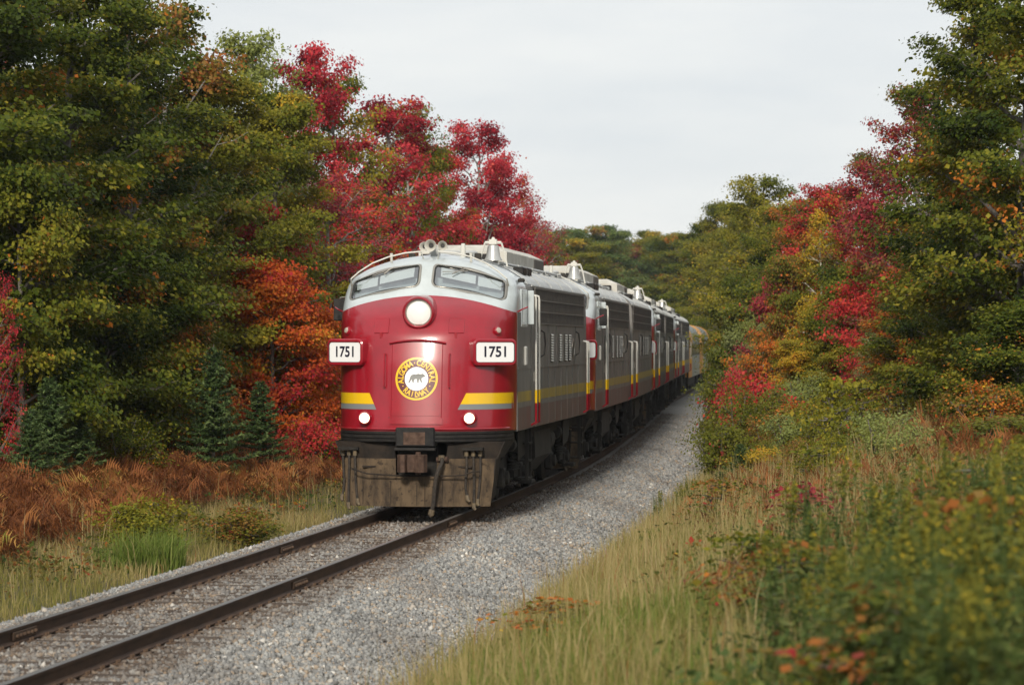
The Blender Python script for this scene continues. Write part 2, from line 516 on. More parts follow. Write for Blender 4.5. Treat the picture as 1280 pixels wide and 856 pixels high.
y, d, rr, s = [np.concatenate([p[i] for p in parts]) for i in range(4)]
n = len(y)
h = HD(y)
C = np.stack([TX(y) + d * np.cos(h), y - d * np.sin(h), ballast_z(d) + s * rng.uniform(-.05, .55, n)], -1)
q = rng.normal(size=(n, 3, 3)); A, _ = np.linalg.qr(q)
oct_v = np.array([[1, 0, 0], [-1, 0, 0], [0, 1, 0], [0, -1, 0], [0, 0, 1], [0, 0, -1]], float)
oct_f = np.array([[0, 2, 4], [2, 1, 4], [1, 3, 4], [3, 0, 4], [2, 0, 5], [1, 2, 5], [3, 1, 5], [0, 3, 5]])
loc = oct_v[None] * rng.uniform(.6, 1.25, (n, 6, 1)) + rng.normal(0, .16, (n, 6, 3))
V = np.einsum('nij,nkj->nki', A, loc) * s[:, None, None] + C[:, None]
F = (oct_f[None] + (np.arange(n) * 6)[:, None, None]).reshape(-1, 3)
f = np.clip(rng.beta(2.2, 2.2, n) + .12 * np.sin(C[:, 1] * .9 + d * 2) * .5, 0, 1)
inner = np.clip(1 - np.abs(d) / 1.6, 0, 1)
st = np.clip(.85 * np.exp(-(rr - .08) / .22) + .36 * (np.abs(d) < 1.5) + .3 * np.clip(np.sin(y * .8 + d * 1.7) * np.sin(y * .31 - d * .9), 0, 1) + .25 * np.clip((y - 52) / 6, 0, 1) * np.exp(-np.clip(np.abs(d) - 1.1, 0, 9) / .5), 0, .9)  # rust near the rails; last term paints the train's shade on the stones
st = np.clip(st * rng.uniform(.4, 1.2, n), 0, .92)
tag(link(bpy.data.objects.new('ballast_stones', np_mesh('ballast_stones', V.reshape(-1, 3), F, f=np.repeat(f, 8), st=np.repeat(st, 8), material='stone'))),
    'loose grey crushed stone ballast heaped along the track', 'gravel', kind='stuff')

# ------------------------------------------------------------------ railway track
track = tag(empty('railway_track', P(20, 0, 0)), 'single jointed railway track of rusty steel rails on weathered ties', 'track')
T0 = track.location.copy()
ry = np.concatenate([np.arange(-40, 120, 1.5), np.arange(120, 360, 5.0)])
web = [(-.07, -.170), (.07, -.170), (.07, -.158), (.012, -.135), (.012, -.045), (.035, -.036), (.037, -.008)]
sec = web + [(-x, z) for x, z in reversed(web)][:-2]
def rail(side):
    m = MB(); k = len(sec)
    for i, yy in enumerate(ry):
        for (dx, z) in sec:
            p = P(yy, side * .755 + dx, z) - T0
            m.v.append(tuple(p))
    for i in range(len(ry) - 1):
        for j in range(k):
            j2 = (j + 1) % k
            m.f.append((i * k + j, i * k + j2, (i + 1) * k + j2, (i + 1) * k + j))
    o = m.build('rail', 'rail_steel', track)
    t = MB()                                      # bright running surface
    for yy in ry:
        for dx, z in ((-.035, -.006), (-.030, .0), (.030, .0), (.035, -.006)):
            t.v.append(tuple(P(yy, side * .755 + dx, z) - T0))
    for i in range(len(ry) - 1):
        for j in range(3):
            t.f.append((i * 4 + j, i * 4 + j + 1, i * 4 + 5 + j, i * 4 + 4 + j))
    t.build('rail_head', 'rail_top', o, smooth=True)
    return o
def joint(ro, yy, side):
    for face in (-1, 1):
        c = P(yy, side * .755 + face * .026, -.088) - T0
        M = Matrix.Translation(c) @ Matrix.Rotation(-float(HD(yy)), 4, 'Z')
        m = MB().box(-.018, .018, -.42, .42, -.048, .04, M, b=.006)
        for q in (-.33, -.2, -.07, .07, .2, .33):
            m.lathe([(.02, 0), (.02, .026), (.012, .032)], M @ axis_matrix((face * .017, q, -.004), (face, 0, 0)), 6)
        m.build('joint_bar', 'joint_steel', ro)
rl, rr_ = rail(-1), rail(1)
for yy in (32.3, 45.6): joint(rl, yy, -1)
for yy in (39.2, 52.2): joint(rr_, yy, 1)

tie_me = []
for k in range(4):
    m = MB().box(-1.3, 1.3, -.115, .115, -.17, 0, b=.02)
    o = m.build('tie', 'tie_wood')
    for v in o.data.vertices:
        v.co.x += random.uniform(-.03, .03); v.co.y += random.uniform(-.015, .015); v.co.z += random.uniform(-.012, .004)
    tie_me.append(o.data); bpy.data.objects.remove(o)
m = MB().box(-.17, .17, -.09, .09, 0, .014)
for sx in (-.105, .105):
    m.box(sx - .012, sx + .012, -.05, -.026, .014, .045); m.box(sx - .012, sx + .012, .026, .05, .014, .045)
o = m.build('tie_plate', 'joint_steel'); plate_me = o.data; bpy.data.objects.remove(o)
for yy in TIE_Y:
    t = link(bpy.data.objects.new('tie', tie_me[random.randrange(4)]), track)
    t.location = P(yy, random.uniform(-.06, .10), -.178 + random.uniform(-.008, .012)) - T0
    t.rotation_euler = (0, random.uniform(-.006, .006), -float(HD(yy)) + random.uniform(-.025, .025) + (math.pi if random.random() < .5 else 0))
    if 24 < yy < 56:
        for side in (-1, 1):
            pl = link(bpy.data.objects.new('tie_plate', plate_me), t)
            pl.location = t.matrix_basis.inverted() @ (P(yy, side * .755, -.179) - T0)
            pl.rotation_euler = (0, 0, -float(HD(yy)) - t.rotation_euler.z)

# ------------------------------------------------------------------ locomotive (local: nose tip at y=0, +y to the rear, x across, z from rail top)
_zz = np.linspace(1.2, 4.585, 400)
def _sm(xs, ys, k=14):
    a = np.interp(_zz, xs, ys)
    b = np.concatenate([np.full(k, a[0]), a, np.full(k, a[-1])])
    w = np.hanning(2 * k + 1); w /= w.sum()
    return np.convolve(b, w, 'valid')
_yt = _sm([1.2, 1.5, 2.6, 3.1, 3.42, 3.62, 3.76, 3.88, 4.3, 4.42, 4.5, 4.555, 4.585],
          [0.0, 0.0, .15, .26, .44, .70, .98, 1.12, 1.44, 1.62, 1.95, 2.45, 3.1])
_u0 = _sm([1.2, 3.4, 3.8, 4.3, 4.5, 4.585], [1.75, 1.78, 2.05, 2.45, 2.95, 3.35])
_ww = _sm([1.2, 3.4, 3.8, 4.0, 4.15, 4.3, 4.42, 4.5, 4.555, 4.585], [1.56, 1.57, 1.565, 1.53, 1.44, 1.20, .92, .64, .33, .06], 6)
NN = 2.35
def yt(z): return float(np.interp(z, _zz, _yt))
def u0(z): return float(np.interp(z, _zz, _u0))
def ww(z): return float(np.interp(z, _zz, _ww))
def SN(v, z, off=0.0):
    a = min(abs(v) / ww(z), 1.0)
    return u0(z) - (u0(z) - yt(z)) * (1 - a ** NN) ** (1 / NN) - off
def sp(v, z, off=0.0): return Vector((v, SN(v, z, off), z))
def snorm(v, z):
    e = .02
    n = (sp(v + e, z) - sp(v - e, z)).cross(sp(v, z + e) - sp(v, z - e))
    return n.normalized() if n.y < 0 else -n.normalized()
def zb(a): return 3.80 - .30 * a * a
CABEND, BODYEND = 3.5, 15.2

def grid_mesh(fn, nu, nv, m):
    base = len(m.v)
    for i in range(nu + 1):
        for j in range(nv + 1):
            m.v.append(tuple(fn(i / nu, j / nv)))
    for i in range(nu):
        for j in range(nv):
            m.f.append((base + i * (nv + 1) + j, base + i * (nv + 1) + j + 1, base + (i + 1) * (nv + 1) + j + 1, base + (i + 1) * (nv + 1) + j))
    return m

def nose_pt(t, z, ext=0.0):
    th = (t * 2 - 1) * math.pi / 2
    sn, cs = math.sin(th), math.cos(th)
    v = ww(z) * math.copysign(abs(sn) ** (2 / NN), sn)
    y = u0(z) - (u0(z) - yt(z)) * abs(cs) ** (2 / NN)
    return Vector((v, y + ext, z))

def patch(poly_fn, nu, nv, off, name, material, parent):
    """surface patch following the nose: poly_fn(a,b)->(v,z)"""
    m = MB()
    grid_mesh(lambda a, b: sp(*poly_fn(a, b), off), nu, nv, m)
    return m.build(name, material, parent, smooth=True)

def disc_patch(r0, r1, vc, zc, off, name, material, parent, n=40, rings=4):
    m = MB()
    for i in range(rings + 1):
        r = r0 + (r1 - r0) * i / rings
        for k in range(n):
            w = 2 * math.pi * k / n
            m.v.append(tuple(sp(vc + r * math.cos(w), zc + r * math.sin(w), off)))
    for i in range(rings):
        for k in range(n):
            k2 = (k + 1) % n
            m.f.append((i * n + k, i * n + k2, (i + 1) * n + k2, (i + 1) * n + k))
    if r0 < .001: pass
    return m.build(name, material, parent, smooth=True)

def window_outline(s, grow=0.0, n=8):
    """rounded windshield outline in (v,z), s=+-1"""
    c = [(.15, 3.985), (.15, 4.36), (1.36, 4.06), (1.37, 3.735)]      # inner bottom, inner top, outer top, outer bottom
    cx = sum(p[0] for p in c) / 4; cz = sum(p[1] for p in c) / 4
    rad = .09
    pts = []
    for i in range(4):
        p0, p1, p2 = Vector(c[i - 1]), Vector(c[i]), Vector(c[(i + 1) % 4])
        a = (p0 - p1).normalized(); b = (p2 - p1).normalized()
        pa, pb = p1 + a * rad, p1 + b * rad
        for k in range(n + 1):
            t = k / n
            pts.append((pa * (1 - t) ** 2 + p1 * 2 * t * (1 - t) + pb * t * t))
        nxt = p2 - b * rad                        # straight run with a gentle arch
        for k in range(1, n):
            t = k / n
            q = pb.lerp(nxt, t)
            arch = .035 * math.sin(math.pi * t)
            if i in (1, 3): q.y += arch
            pts.append(q)
    out = []
    for p in pts:
        d = Vector((p.x - cx, p.y - cz)); d.normalize()
        out.append((s * (p.x + d.x * grow), p.y + d.y * grow))
    return out

def make_herald(root):
    ZC = 2.34
    h = disc_patch(.335, .372, 0, ZC, .014, 'herald', 'stripe_yellow', root, 48, 2)
    disc_patch(.205, .336, 0, ZC, .012, 'herald_ring', 'herald_maroon', h, 48, 4)
    disc_patch(.001, .206, 0, ZC, .013, 'herald_disc', 'board_white', h, 40, 4)
    m = MB()
    def ring_text(txt, r, a0, step, flip):
        for i, ch in enumerate(txt):
            if ch == ' ': continue
            v, f = text_mesh(ch, .135, .004)
            a = a0 + step * i
            rot = a - math.pi / 2 if not flip else a + math.pi / 2
            vs = []
            for (x, yv, _) in v:
                x *= .80
                X = r * math.cos(a) + x * math.cos(rot) - yv * math.sin(rot)
                Z = ZC + r * math.sin(a) + x * math.sin(rot) + yv * math.cos(rot)
                vs.append(tuple(sp(X, Z, .017)))
            m.add(vs, f)
    t1 = 'ALGOMA·CENTRAL'
    st = -math.radians(200) / (len(t1) - 1)
    ring_text(t1, .272, math.radians(190), st, False)
    t2 = 'RAILWAY'
    ring_text(t2, .272, math.radians(270 - 43), math.radians(86) / 6, True)
    ring_text('·', .272, math.radians(208), 0, True); ring_text('·', .272, math.radians(-28), 0, True)
    m.build('herald_lettering', 'stripe_yellow', h)
    # walking bear
    bear = [(-.135, -.065), (-.12, -.035), (-.105, .02), (-.085, .05), (-.05, .062), (-.01, .058), (.03, .072), (.06, .062), (.09, .065), (.10, .076), (.112, .068),
            (.13, .055), (.15, .035), (.148, .024), (.125, .02), (.10, .008), (.085, -.01), (.09, -.045), (.105, -.07), (.085, -.076), (.066, -.05), (.052, -.015),
            (.038, -.045), (.04, -.075), (.015, -.075), (.014, -.04), (.006, -.012), (-.03, -.018), (-.045, -.045), (-.04, -.074), (-.064, -.074), (-.074, -.045), (-.082, -.02),
            (-.1, -.045), (-.112, -.075), (-.135, -.075)]
    b = MB()
    from mathutils.geometry import tessellate_polygon
    tri = tessellate_polygon([[Vector((x, z, 0)) for x, z in bear]])
    b.add([sp(x * 1.02, ZC + z * 1.02 + .015, .018) for x, z in bear], [tuple(t) for t in tri])
    b.build('herald_bear', 'bear_grey', h)

def make_side(root, y_start, a_unit):
    for s in (-1, 1):
        # radiator grille band
        g = MB().box(s * 1.53, s * 1.578, y_start, 14.55, 3.33, 3.98).build('grille', 'grille_mesh', root)
        for zz in (3.325, 3.55, 3.77, 3.985):
            MB().box(s * 1.54, s * 1.588, y_start - .02, 14.57, zz - .011, zz + .011).build('grille_bar', 'body_grey', g)
        sl_ = MB()
        k = y_start + .06
        while k < 14.5:
            sl_.box(s * 1.55, s * 1.583, k, k + .022, 3.34, 3.97); k += .075
        sl_.build('grille_slats', 'grille_mesh', g)['kind'] = 'stuff'
        # belt rail, battens
        MB().box(s * 1.55, s * 1.579, 1.9 if a_unit else .45, 15.15, 2.49, 2.53).build('belt_rail', 'body_grey', root)
        k = 4.7
        while k < 14.4:
            MB().box(s * 1.55, s * 1.5785, k, k + .022, 1.39, 2.488).build('batten', 'body_grey', root); k += 1.22
        for k in (4.72, 7.0, 8.6, 12.6):
            MB().box(s * 1.55, s * 1.580, k, k + .03, 2.532, 3.31).build('batten', 'body_grey', root)
        # stripes
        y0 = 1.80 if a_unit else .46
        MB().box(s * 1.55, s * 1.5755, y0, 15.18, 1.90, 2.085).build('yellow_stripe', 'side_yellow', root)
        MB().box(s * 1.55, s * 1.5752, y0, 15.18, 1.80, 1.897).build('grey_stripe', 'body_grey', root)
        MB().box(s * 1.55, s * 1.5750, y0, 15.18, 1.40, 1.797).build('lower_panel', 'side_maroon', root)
        # louvre vents
        for k in (5.0, 7.55, 9.2, 10.35, 11.15):
            vb = MB().box(s * 1.55, s * 1.5765, k, k + .42, 2.58, 3.14).build('louvre_vent', 'under_black', root)
            lv = MB()
            for q in range(11):
                z = 2.60 + q * .050
                lv.add([(s * 1.575, k + .02, z + .036), (s * 1.575, k + .40, z + .036), (s * 1.600, k + .40, z + .012), (s * 1.600, k + .02, z + .012),
                        (s * 1.575, k + .02, z + .028), (s * 1.575, k + .40, z + .028), (s * 1.594, k + .40, z - .006), (s * 1.594, k + .02, z - .006)],
                       [(0, 1, 2, 3), (7, 6, 5, 4), (2, 6, 7, 3), (0, 3, 7, 4), (1, 5, 6, 2)])
            lv.build('louvre_slats', 'rail_white', vb)['kind'] = 'stuff'
        # porthole
        ph = MB().lathe([(.20, 0), (.20, .012), (.16, .02), (.155, .004)], axis_matrix((s * 1.57, 12.15, 2.86), (s, 0, 0)), 24).build('porthole', 'frame_metal', root, smooth=True)
        MB().lathe([(.0, .008), (.157, .008)], axis_matrix((s * 1.57, 12.15, 2.86), (s, 0, 0)), 24).build('pane', 'dark_glass', ph)
        # curved lift handles
        for k in (5.75, 12.75):
            MB().tube([(s * 1.57, k, 2.7), (s * 1.63, k + .03, 2.74), (s * 1.65, k + .05, 2.95), (s * 1.63, k + .03, 3.16), (s * 1.57, k, 3.2)], .014, 6).build('lift_handle', 'black_metal', root, smooth=True)
        # white hand rails with yellow and red lower ends
        rails = [(14.35, 3.0), (14.75, 3.0)]
        if a_unit: rails += [(3.95, 3.85), (4.5, 3.85)]
        else: rails += [(.75, 3.0), (1.25, 3.0)]
        for (k, top) in rails:
            hr = MB().tube([(s * 1.58, k, top), (s * 1.66, k, top - .02), (s * 1.67, k, top - .08), (s * 1.67, k, 2.09)], .02, 8).build('hand_rail', 'rail_white', root, smooth=True)
            MB().tube([(s * 1.67, k, 2.09), (s * 1.67, k, 1.85)], .0215, 8).build('rail_band', 'stripe_yellow', hr, smooth=True)
            MB().tube([(s * 1.67, k, 1.85), (s * 1.67, k, 1.50), (s * 1.58, k, 1.44)], .021, 8).build('rail_foot', 'red_paint', hr, smooth=True)
        # crew door
        dy = 4.0 if a_unit else .8
        dr = MB().box(s * 1.55, s * 1.577, dy + .02, dy + .46, 1.45, 3.28, b=.004).build('side_door', 'body_grey', root)
        MB().box(s * 1.57, s * 1.60, dy + .36, dy + .42, 2.25, 2.42).build('door_handle', 'frame_metal', dr)
        # steps
        for k in ((dy - .02, dy + .52), (14.3, 14.8)):
            st = MB()
            for kk in k: st.box(s * 1.46, s * 1.52, kk - .025, kk + .025, .42, 1.40)
            for z in (.45, .78, 1.10): st.box(s * 1.30, s * 1.54, k[0], k[1], z - .015, z + .015)
            st.build('steps', 'under_grey', root)
        # rain gutter
        MB().tube([(s * 1.545, y_start - .3, 4.03), (s * 1.545, 15.1, 4.03)], .016, 6).build('gutter', 'roof_grey', root, smooth=True)

def make_running_gear(root):
    for yc in (3.6, 11.9):
        tr = MB()
        for s in (-1, 1):
            prof = [(-1.85, .62), (-1.85, .80), (-1.1, .86), (-.7, 1.0), (.7, 1.0), (1.1, .86), (1.85, .80), (1.85, .62), (1.1, .60), (.6, .42), (-.6, .42), (-1.1, .60)]
            M = Matrix(((0, 0, s, s * 1.08), (1, 0, 0, yc), (0, 1, 0, 0), (0, 0, 0, 1)))
            tr.prism(prof, M, .12)
            tr.box(s * 1.0, s * 1.34, yc - .32, yc + .32, .5, .62)
        tr.box(-1.1, 1.1, yc - .25, yc + .25, .55, 1.15)
        t = tr.build('truck', 'under_black', root)
        for ax in (-1.37, 1.37):
            w = MB()
            for s in (-1, 1):
                w.lathe([(.10, -.1), (.36, -.07), (.40, -.07), (.475, -.065), (.505, -.06), (.51, .05), (.535, .062), (.535, .09), (.40, .09), (.12, .05)],
                        axis_matrix((s * .755, yc + ax, .51), (-s, 0, 0)), 28)
            w.tube([(-1.0, yc + ax, .51), (1.0, yc + ax, .51)], .08, 10)
            w.build('wheelset', 'under_grey', t, smooth=True)
            for s in (-1, 1):
                j = MB().box(s * 1.14, s * 1.30, yc + ax - .17, yc + ax + .17, .36, .72, b=.03)
                j.lathe([(.12, 0), (.12, .06), (.05, .08)], axis_matrix((s * 1.30, yc + ax, .54), (s, 0, 0)), 14)
                j.build('journal_box', 'under_grey', t, smooth=True)
        for s in (-1, 1):
            for k in (-.28, 0, .28):
                pr_ = []
                for z in range(6): pr_ += [(.055, z * .055), (.085, z * .055 + .014), (.085, z * .055 + .028), (.055, z * .055 + .042)]
                MB().lathe(pr_, Matrix.Translation((s * 1.30, yc + k, .62)), 10).build('spring', 'under_grey', t, smooth=True)
            bc = MB().lathe([(.0, 0), (.13, 0), (.14, .03), (.14, .26), (.10, .34), (.04, .36), (.04, .6)], axis_matrix((s * 1.30, yc - 1.0, 1.12), (0, 1, 0)), 14)
            bc.build('brake_cylinder', 'under_grey', t, smooth=True)
            MB().prism([(-.55, 1.34), (.75, 1.34), (.75, 1.02), (.45, .88), (-.55, .80)], Matrix(((0, 0, s, s * 1.40), (1, 0, 0, yc + .2), (0, 1, 0, 0), (0, 0, 0, 1))), .015).build('skirt_plate', 'under_grey', root)
            MB().box(s * 1.15, s * 1.42, yc + 1.95, yc + 2.45, .28, .36, b=.01).build('sand_pipe_bracket', 'under_grey', t)
    # fuel tank and under-floor boxes
    ft = MB().prism([(-1.38, 1.25), (-1.40, .75), (-1.1, .42), (1.1, .42), (1.40, .75), (1.38, 1.25)], Matrix(((1, 0, 0, 0), (0, 0, -1, 9.3), (0, 1, 0, 0), (0, 0, 0, 1))), 3.0)
    ft.build('fuel_tank', 'under_grey', root)
    for s in (-1, 1):
        MB().lathe([(.0, 0), (.2, 0), (.24, .05), (.24, .85), (.2, .9), (0, .9)], axis_matrix((s * 1.15, 9.45, 1.0), (0, 1, 0)), 16).build('air_reservoir', 'under_grey', root, smooth=True)
    MB().box(-1.36, 1.36, 1.2, 15.0, 1.16, 1.40).build('underframe', 'under_black', root)
    # rear coupler
    c = MB().box(-.12, .12, 15.0, 15.5, .78, .98, b=.02).box(-.2, .2, 15.45, 15.72, .72, 1.04, b=.04)
    c.build('rear_coupler', 'coupler_rust', root)

def make_roof(root, a_unit):
    # winterization hatch
    x, z0, z1 = .86, 4.36, 4.86
    y0, y1 = 6.2, 12.9
    hb = MB().add([(-x, y0, z0), (x, y0, z0), (x, y1, z0), (-x, y1, z0), (-x, y0, z1 - .14), (x, y0, z1 - .14), (x, y1, z1 - .14), (-x, y1, z1 - .14),
                   (-x + .3, y0 + .35, z1), (x - .3, y0 + .35, z1), (x - .3, y1, z1), (-x + .3, y1, z1)],
                  [(0, 1, 5, 4), (1, 2, 6, 5), (3, 0, 4, 7), (4, 5, 9, 8), (5, 6, 10, 9), (7, 4, 8, 11), (8, 9, 10, 11), (2, 3, 7, 11, 10, 6)])
    h = hb.build('winter_hatch', 'hatch_white', root)
    MB().box(-x + .04, x - .04, y1 + .003, y1 + .03, z0 + .1, z1 - .16).build('hatch_screen', 'grille_mesh', h)
    for s in (-1, 1): MB().box(s * x, s * (x + .012), y1 - 1.9, y1 - .06, z0 + .06, z1 - .17).build('hatch_screen', 'grille_mesh', h)
    for k in (7.4, 8.8, 10.2):
        MB().box(-x - .01, x + .01, k, k + .035, z1 - .16, z1 - .13).build('hatch_seam', 'hatch_white', h)
    # dynamic brake / exhaust / fans
    for k, r in ((4.9, .46), (14.0, .48)):
        f = MB().lathe([(r, 0), (r, .14), (r - .05, .17), (r - .08, .10), (.12, .10), (.12, .15), (0, .15)], Matrix.Translation((0, k, 4.53)), 24)
        f.build('roof_fan', 'roof_grey', root, smooth=True)
    for s in (-1, 1):
        MB().box(s * .55 - .16, s * .55 + .16, 5.45, 6.0, 4.40, 4.66, b=.02).build('exhaust_stack', 'black_metal', root)
        MB().tube([(s * 1.02, 3.9, 4.44), (s * 1.02, 14.9, 4.44)], .03, 6).build('roof_pipe', 'roof_grey', root, smooth=True)
        k = 4.0
        while k < 14.8:
            MB().box(s * 1.02 - .04, s * 1.02 + .04, k, k + .05, 4.30, 4.47).build('pipe_clamp', 'roof_grey', root); k += 2.5
        for k in (5.0, 5.9):
            MB().box(s * 1.22 - .10, s * 1.22 + .10, k, k + .5, 4.22, 4.40, b=.02).build('roof_junction_box', 'black_metal', root)
    k = 3.9
    while k < 15:
        rb = MB()
        prev = None
        for z in list(np.linspace(4.06, 4.57, 12)):
            pass
        pts = [(ww(z) + .008, k, z + .008) for z in np.linspace(4.04, 4.575, 14)]
        pts = pts + [(-a, b, c) for a, b, c in reversed(pts)]
        rb.tube(pts, .014, 5).build('roof_rib', 'roof_grey', root, smooth=True); k += 2.2

def tube_on(pts_vz, off, r, name, material, parent, n=6):
    return MB().tube([sp(v, z, off) for v, z in pts_vz], r, n).build(name, material, parent, smooth=True)

def make_hose(root, pts, r, name='air_hose'):
    # smooth polyline through Catmull-Rom
    P_ = [Vector(p) for p in pts]; out = []
    for i in range(len(P_) - 1):
        p0, p1, p2, p3 = P_[max(i - 1, 0)], P_[i], P_[i + 1], P_[min(i + 2, len(P_) - 1)]
        for k in range(5):
            t = k / 5
            out.append(.5 * ((2 * p1) + (p2 - p0) * t + (2 * p0 - 5 * p1 + 4 * p2 - p3) * t * t + (3 * p1 - p0 - 3 * p2 + p3) * t ** 3))
    out.append(P_[-1])
    h = MB().tube(out, r, 8).build(name, 'hose_rubber', root, smooth=True)
    d = (out[-1] - out[-3]).normalized()
    MB().tube([out[-1] - d * .03, out[-1] + d * .05, out[-1] + d * .09 + Vector((.03, -.01, 0))], [r * 1.5, r * 1.7, r * 1.1], 8).build('hose_fitting', 'brass', h, smooth=True)
    MB().tube([out[0] - Vector((0, 0, .05)), out[0] + Vector((0, 0, .04))], r * 1.7, 8).build('hose_fitting', 'brass', h, smooth=True)
    return h

def make_a_unit():
    root = empty('locomotive')
    # nose
    m = MB()
    def red(a, b):
        th = (a * 2 - 1) * math.pi / 2
        aa = math.copysign(abs(math.sin(th)) ** (2 / NN), math.sin(th))
        z = 1.42 + (zb(aa) - 1.42) * b
        return nose_pt(a, z)
    grid_mesh(red, 72, 44, m)
    nose = m.build('nose', 'red_paint', root, smooth=True, angle=60)
    # cab: four bands so the windshield openings are real holes
    wl, wr = window_outline(-1, .012), window_outline(1, .012)
    def inside(poly, v, z):
        c = False; j = len(poly) - 1
        for i in range(len(poly)):
            (xi, zi), (xj, zj) = poly[i], poly[j]
            if (zi > z) != (zj > z) and v < (xj - xi) * (z - zi) / (zj - zi + 1e-12) + xi: c = not c
            j = i
        return c
    m = MB()
    NU, NV = 150, 60
    def grey(a, b):
        th = (a * 2 - 1) * math.pi / 2
        aa = math.copysign(abs(math.sin(th)) ** (2 / NN), math.sin(th))
        z = zb(aa) + (4.585 - zb(aa)) * b
        return nose_pt(a, z)
    grid_mesh(grey, NU, NV, m)
    keep = []
    for q in m.f:
        c = sum((Vector(m.v[i]) for i in q), Vector()) / 4
        if c.y < 2.6 and (inside(wl, c.x, c.z) or inside(wr, c.x, c.z)): continue
        keep.append(q)
    m.f = keep
    cab_o = m.build('cab', 'cab_grey', root, smooth=True, angle=60)
    # cab sides and roof back to the engine room
    m = MB()
    zs = np.concatenate([np.linspace(3.5, 4.0, 6), np.linspace(4.05, 4.585, 22)])
    for s in (-1, 1):
        grid_mesh(lambda a, b: Vector((s * ww(float(np.interp(a, np.linspace(0, 1, len(zs)), zs))),
                                       u0(float(np.interp(a, np.linspace(0, 1, len(zs)), zs))) * (1 - b) + CABEND * b,
                                       float(np.interp(a, np.linspace(0, 1, len(zs)), zs)))), 40, 3, m)
    m.build('cab_roof', 'cab_grey', root, smooth=True)
    for s in (-1, 1):                             # lower cab sides
        MB().box(s * 1.50, s * 1.572, 1.76, CABEND, 1.39, 3.51).build('cab_side', 'body_grey', root)
    body_shell(root, CABEND)
    # windshields
    for s in (-1, 1):
        out, inn = window_outline(s, .055), window_outline(s, .0)
        m = MB(); n = len(out)
        rows = [(window_outline(s, .055), .004), (window_outline(s, .045), .028), (window_outline(s, .018), .032), (window_outline(s, .0), .012), (window_outline(s, -.004), -.03)]
        for pl, off in rows:
            m.v += [tuple(sp(v, z, off)) for v, z in pl]
        for r_ in range(len(rows) - 1):
            for k in range(n):
                k2 = (k + 1) % n
                m.f.append((r_ * n + k, r_ * n + k2, (r_ + 1) * n + k2, (r_ + 1) * n + k))
        ws = m.build('windshield', 'frame_metal', cab_o, smooth=True)
        m = MB(); g0 = window_outline(s, .012); g1 = window_outline(s, -.006)
        for pl, off in ((g0, .034), (g1, .012)):
            m.v += [tuple(sp(v, z, off)) for v, z in pl]
        for k in range(n): m.f.append((k, (k + 1) % n, n + (k + 1) % n, n + k))
        m.build('gasket', 'gasket', ws, smooth=True)
        # glass
        cx = sum(p[0] for p in inn) / n; cz = sum(p[1] for p in inn) / n
        m = MB(); R = 5
        for r_ in range(R + 1):
            for v, z in inn:
                t = 1 - r_ / R
                vv, z_ = cx + (v - cx) * max(t, .01), cz + (z - cz) * max(t, .01)
                m.v.append(tuple(sp(vv, z_, -.012)))
        for r_ in range(R):
            for k in range(n):
                k2 = (k + 1) % n
                m.f.append((r_ * n + k, r_ * n + k2, (r_ + 1) * n + k2, (r_ + 1) * n + k))
        m.build('glass', 'cab_glass', ws, smooth=True)
        # sun visors behind the glass
        for (a0, a1) in ((.24, .86), (.90, 1.30)):
            def vis(a, b):
                v = a0 + (a1 - a0) * a
                ztop = 4.33 - (v - .15) * .245
                return (s * v, ztop - b * (.17 - .02 * a))
            mm = MB(); grid_mesh(lambda a, b: sp(*vis(a, b), -.07 - .04 * b), 6, 2, mm)
            mm.build('sun_visor', 'visor_white', ws)
        # wiper
        v0 = .62
        wp = MB().tube([sp(s * v0, 4.30, .05), sp(s * (v0 + .05), 4.28, .06), sp(s * (v0 - .16 * s), 4.19, .045)], .012, 6)
        wp.tube([sp(s * (v0 + .02 - .36 * s), 4.155 + (.07 if s * s > 0 and s > 0 else .0), .035), sp(s * (v0 + .12 - .02 * s), 4.24, .04)], .009, 6)
        wp.build('wiper', 'frame_metal', ws, smooth=True)
    # cab interior seen through the glass
    MB().add([(-1.4, 2.75, 3.3), (1.4, 2.75, 3.3), (1.4, 2.75, 4.2), (.8, 2.75, 4.42), (-.8, 2.75, 4.42), (-1.4, 2.75, 4.2),
              (-1.4, 1.35, 3.3), (1.4, 1.35, 3.3)], [(0, 1, 2, 3, 4, 5), (0, 1, 7, 6)]).build('cab_interior', 'interior_grey', root)
    m = MB()                                      # pale dash shelf added below the glass to brighten the windows
    vv = np.linspace(-1.36, 1.36, 41)
    for v in vv:
        zs_ = 3.93 - .26 * ((abs(v) - .15) / 1.2 if abs(v) > .15 else 0)
        m.v += [tuple(sp(v, zs_, -.04)), (v, SN(v, zs_, -.04) + .42, zs_ + .02), (v, SN(v, zs_, -.04) + .46, zs_ + .20)]
    for i in range(40):
        for k in range(2): m.f.append((i * 3 + k, i * 3 + 3 + k, i * 3 + 4 + k, i * 3 + 1 + k))
    m.build('added_dash_shelf', 'interior_grey', root, smooth=True)
    for sx in (-.8, .85):
        st = MB().box(sx - .24, sx + .24, 2.3, 2.42, 3.35, 4.02, b=.05)
        st.build('cab_seat', 'visor_white' if sx < 0 else 'interior_grey', root)
    # headlight
    Mh = axis_matrix((0, .40, 3.49), (0, -1, -.03))
    hl = MB().lathe([(.30, -.55), (.295, -.05), (.285, .05), (.275, .10), (.255, .115), (.235, .10), (.225, .04), (.215, .02)], Mh, 40).build('headlight', 'red_paint', nose, smooth=True, angle=50)
    MB().lathe([(.235, .035), (.228, .06), (.212, .062), (.21, .03)], Mh, 40).build('headlight_ring', 'frame_metal', hl, smooth=True)
    MB().lathe([(.222, .03), (.18, .052), (.10, .07), (0.001, .075)], Mh, 40).build('headlight_lens', 'lens_white', hl, smooth=True)
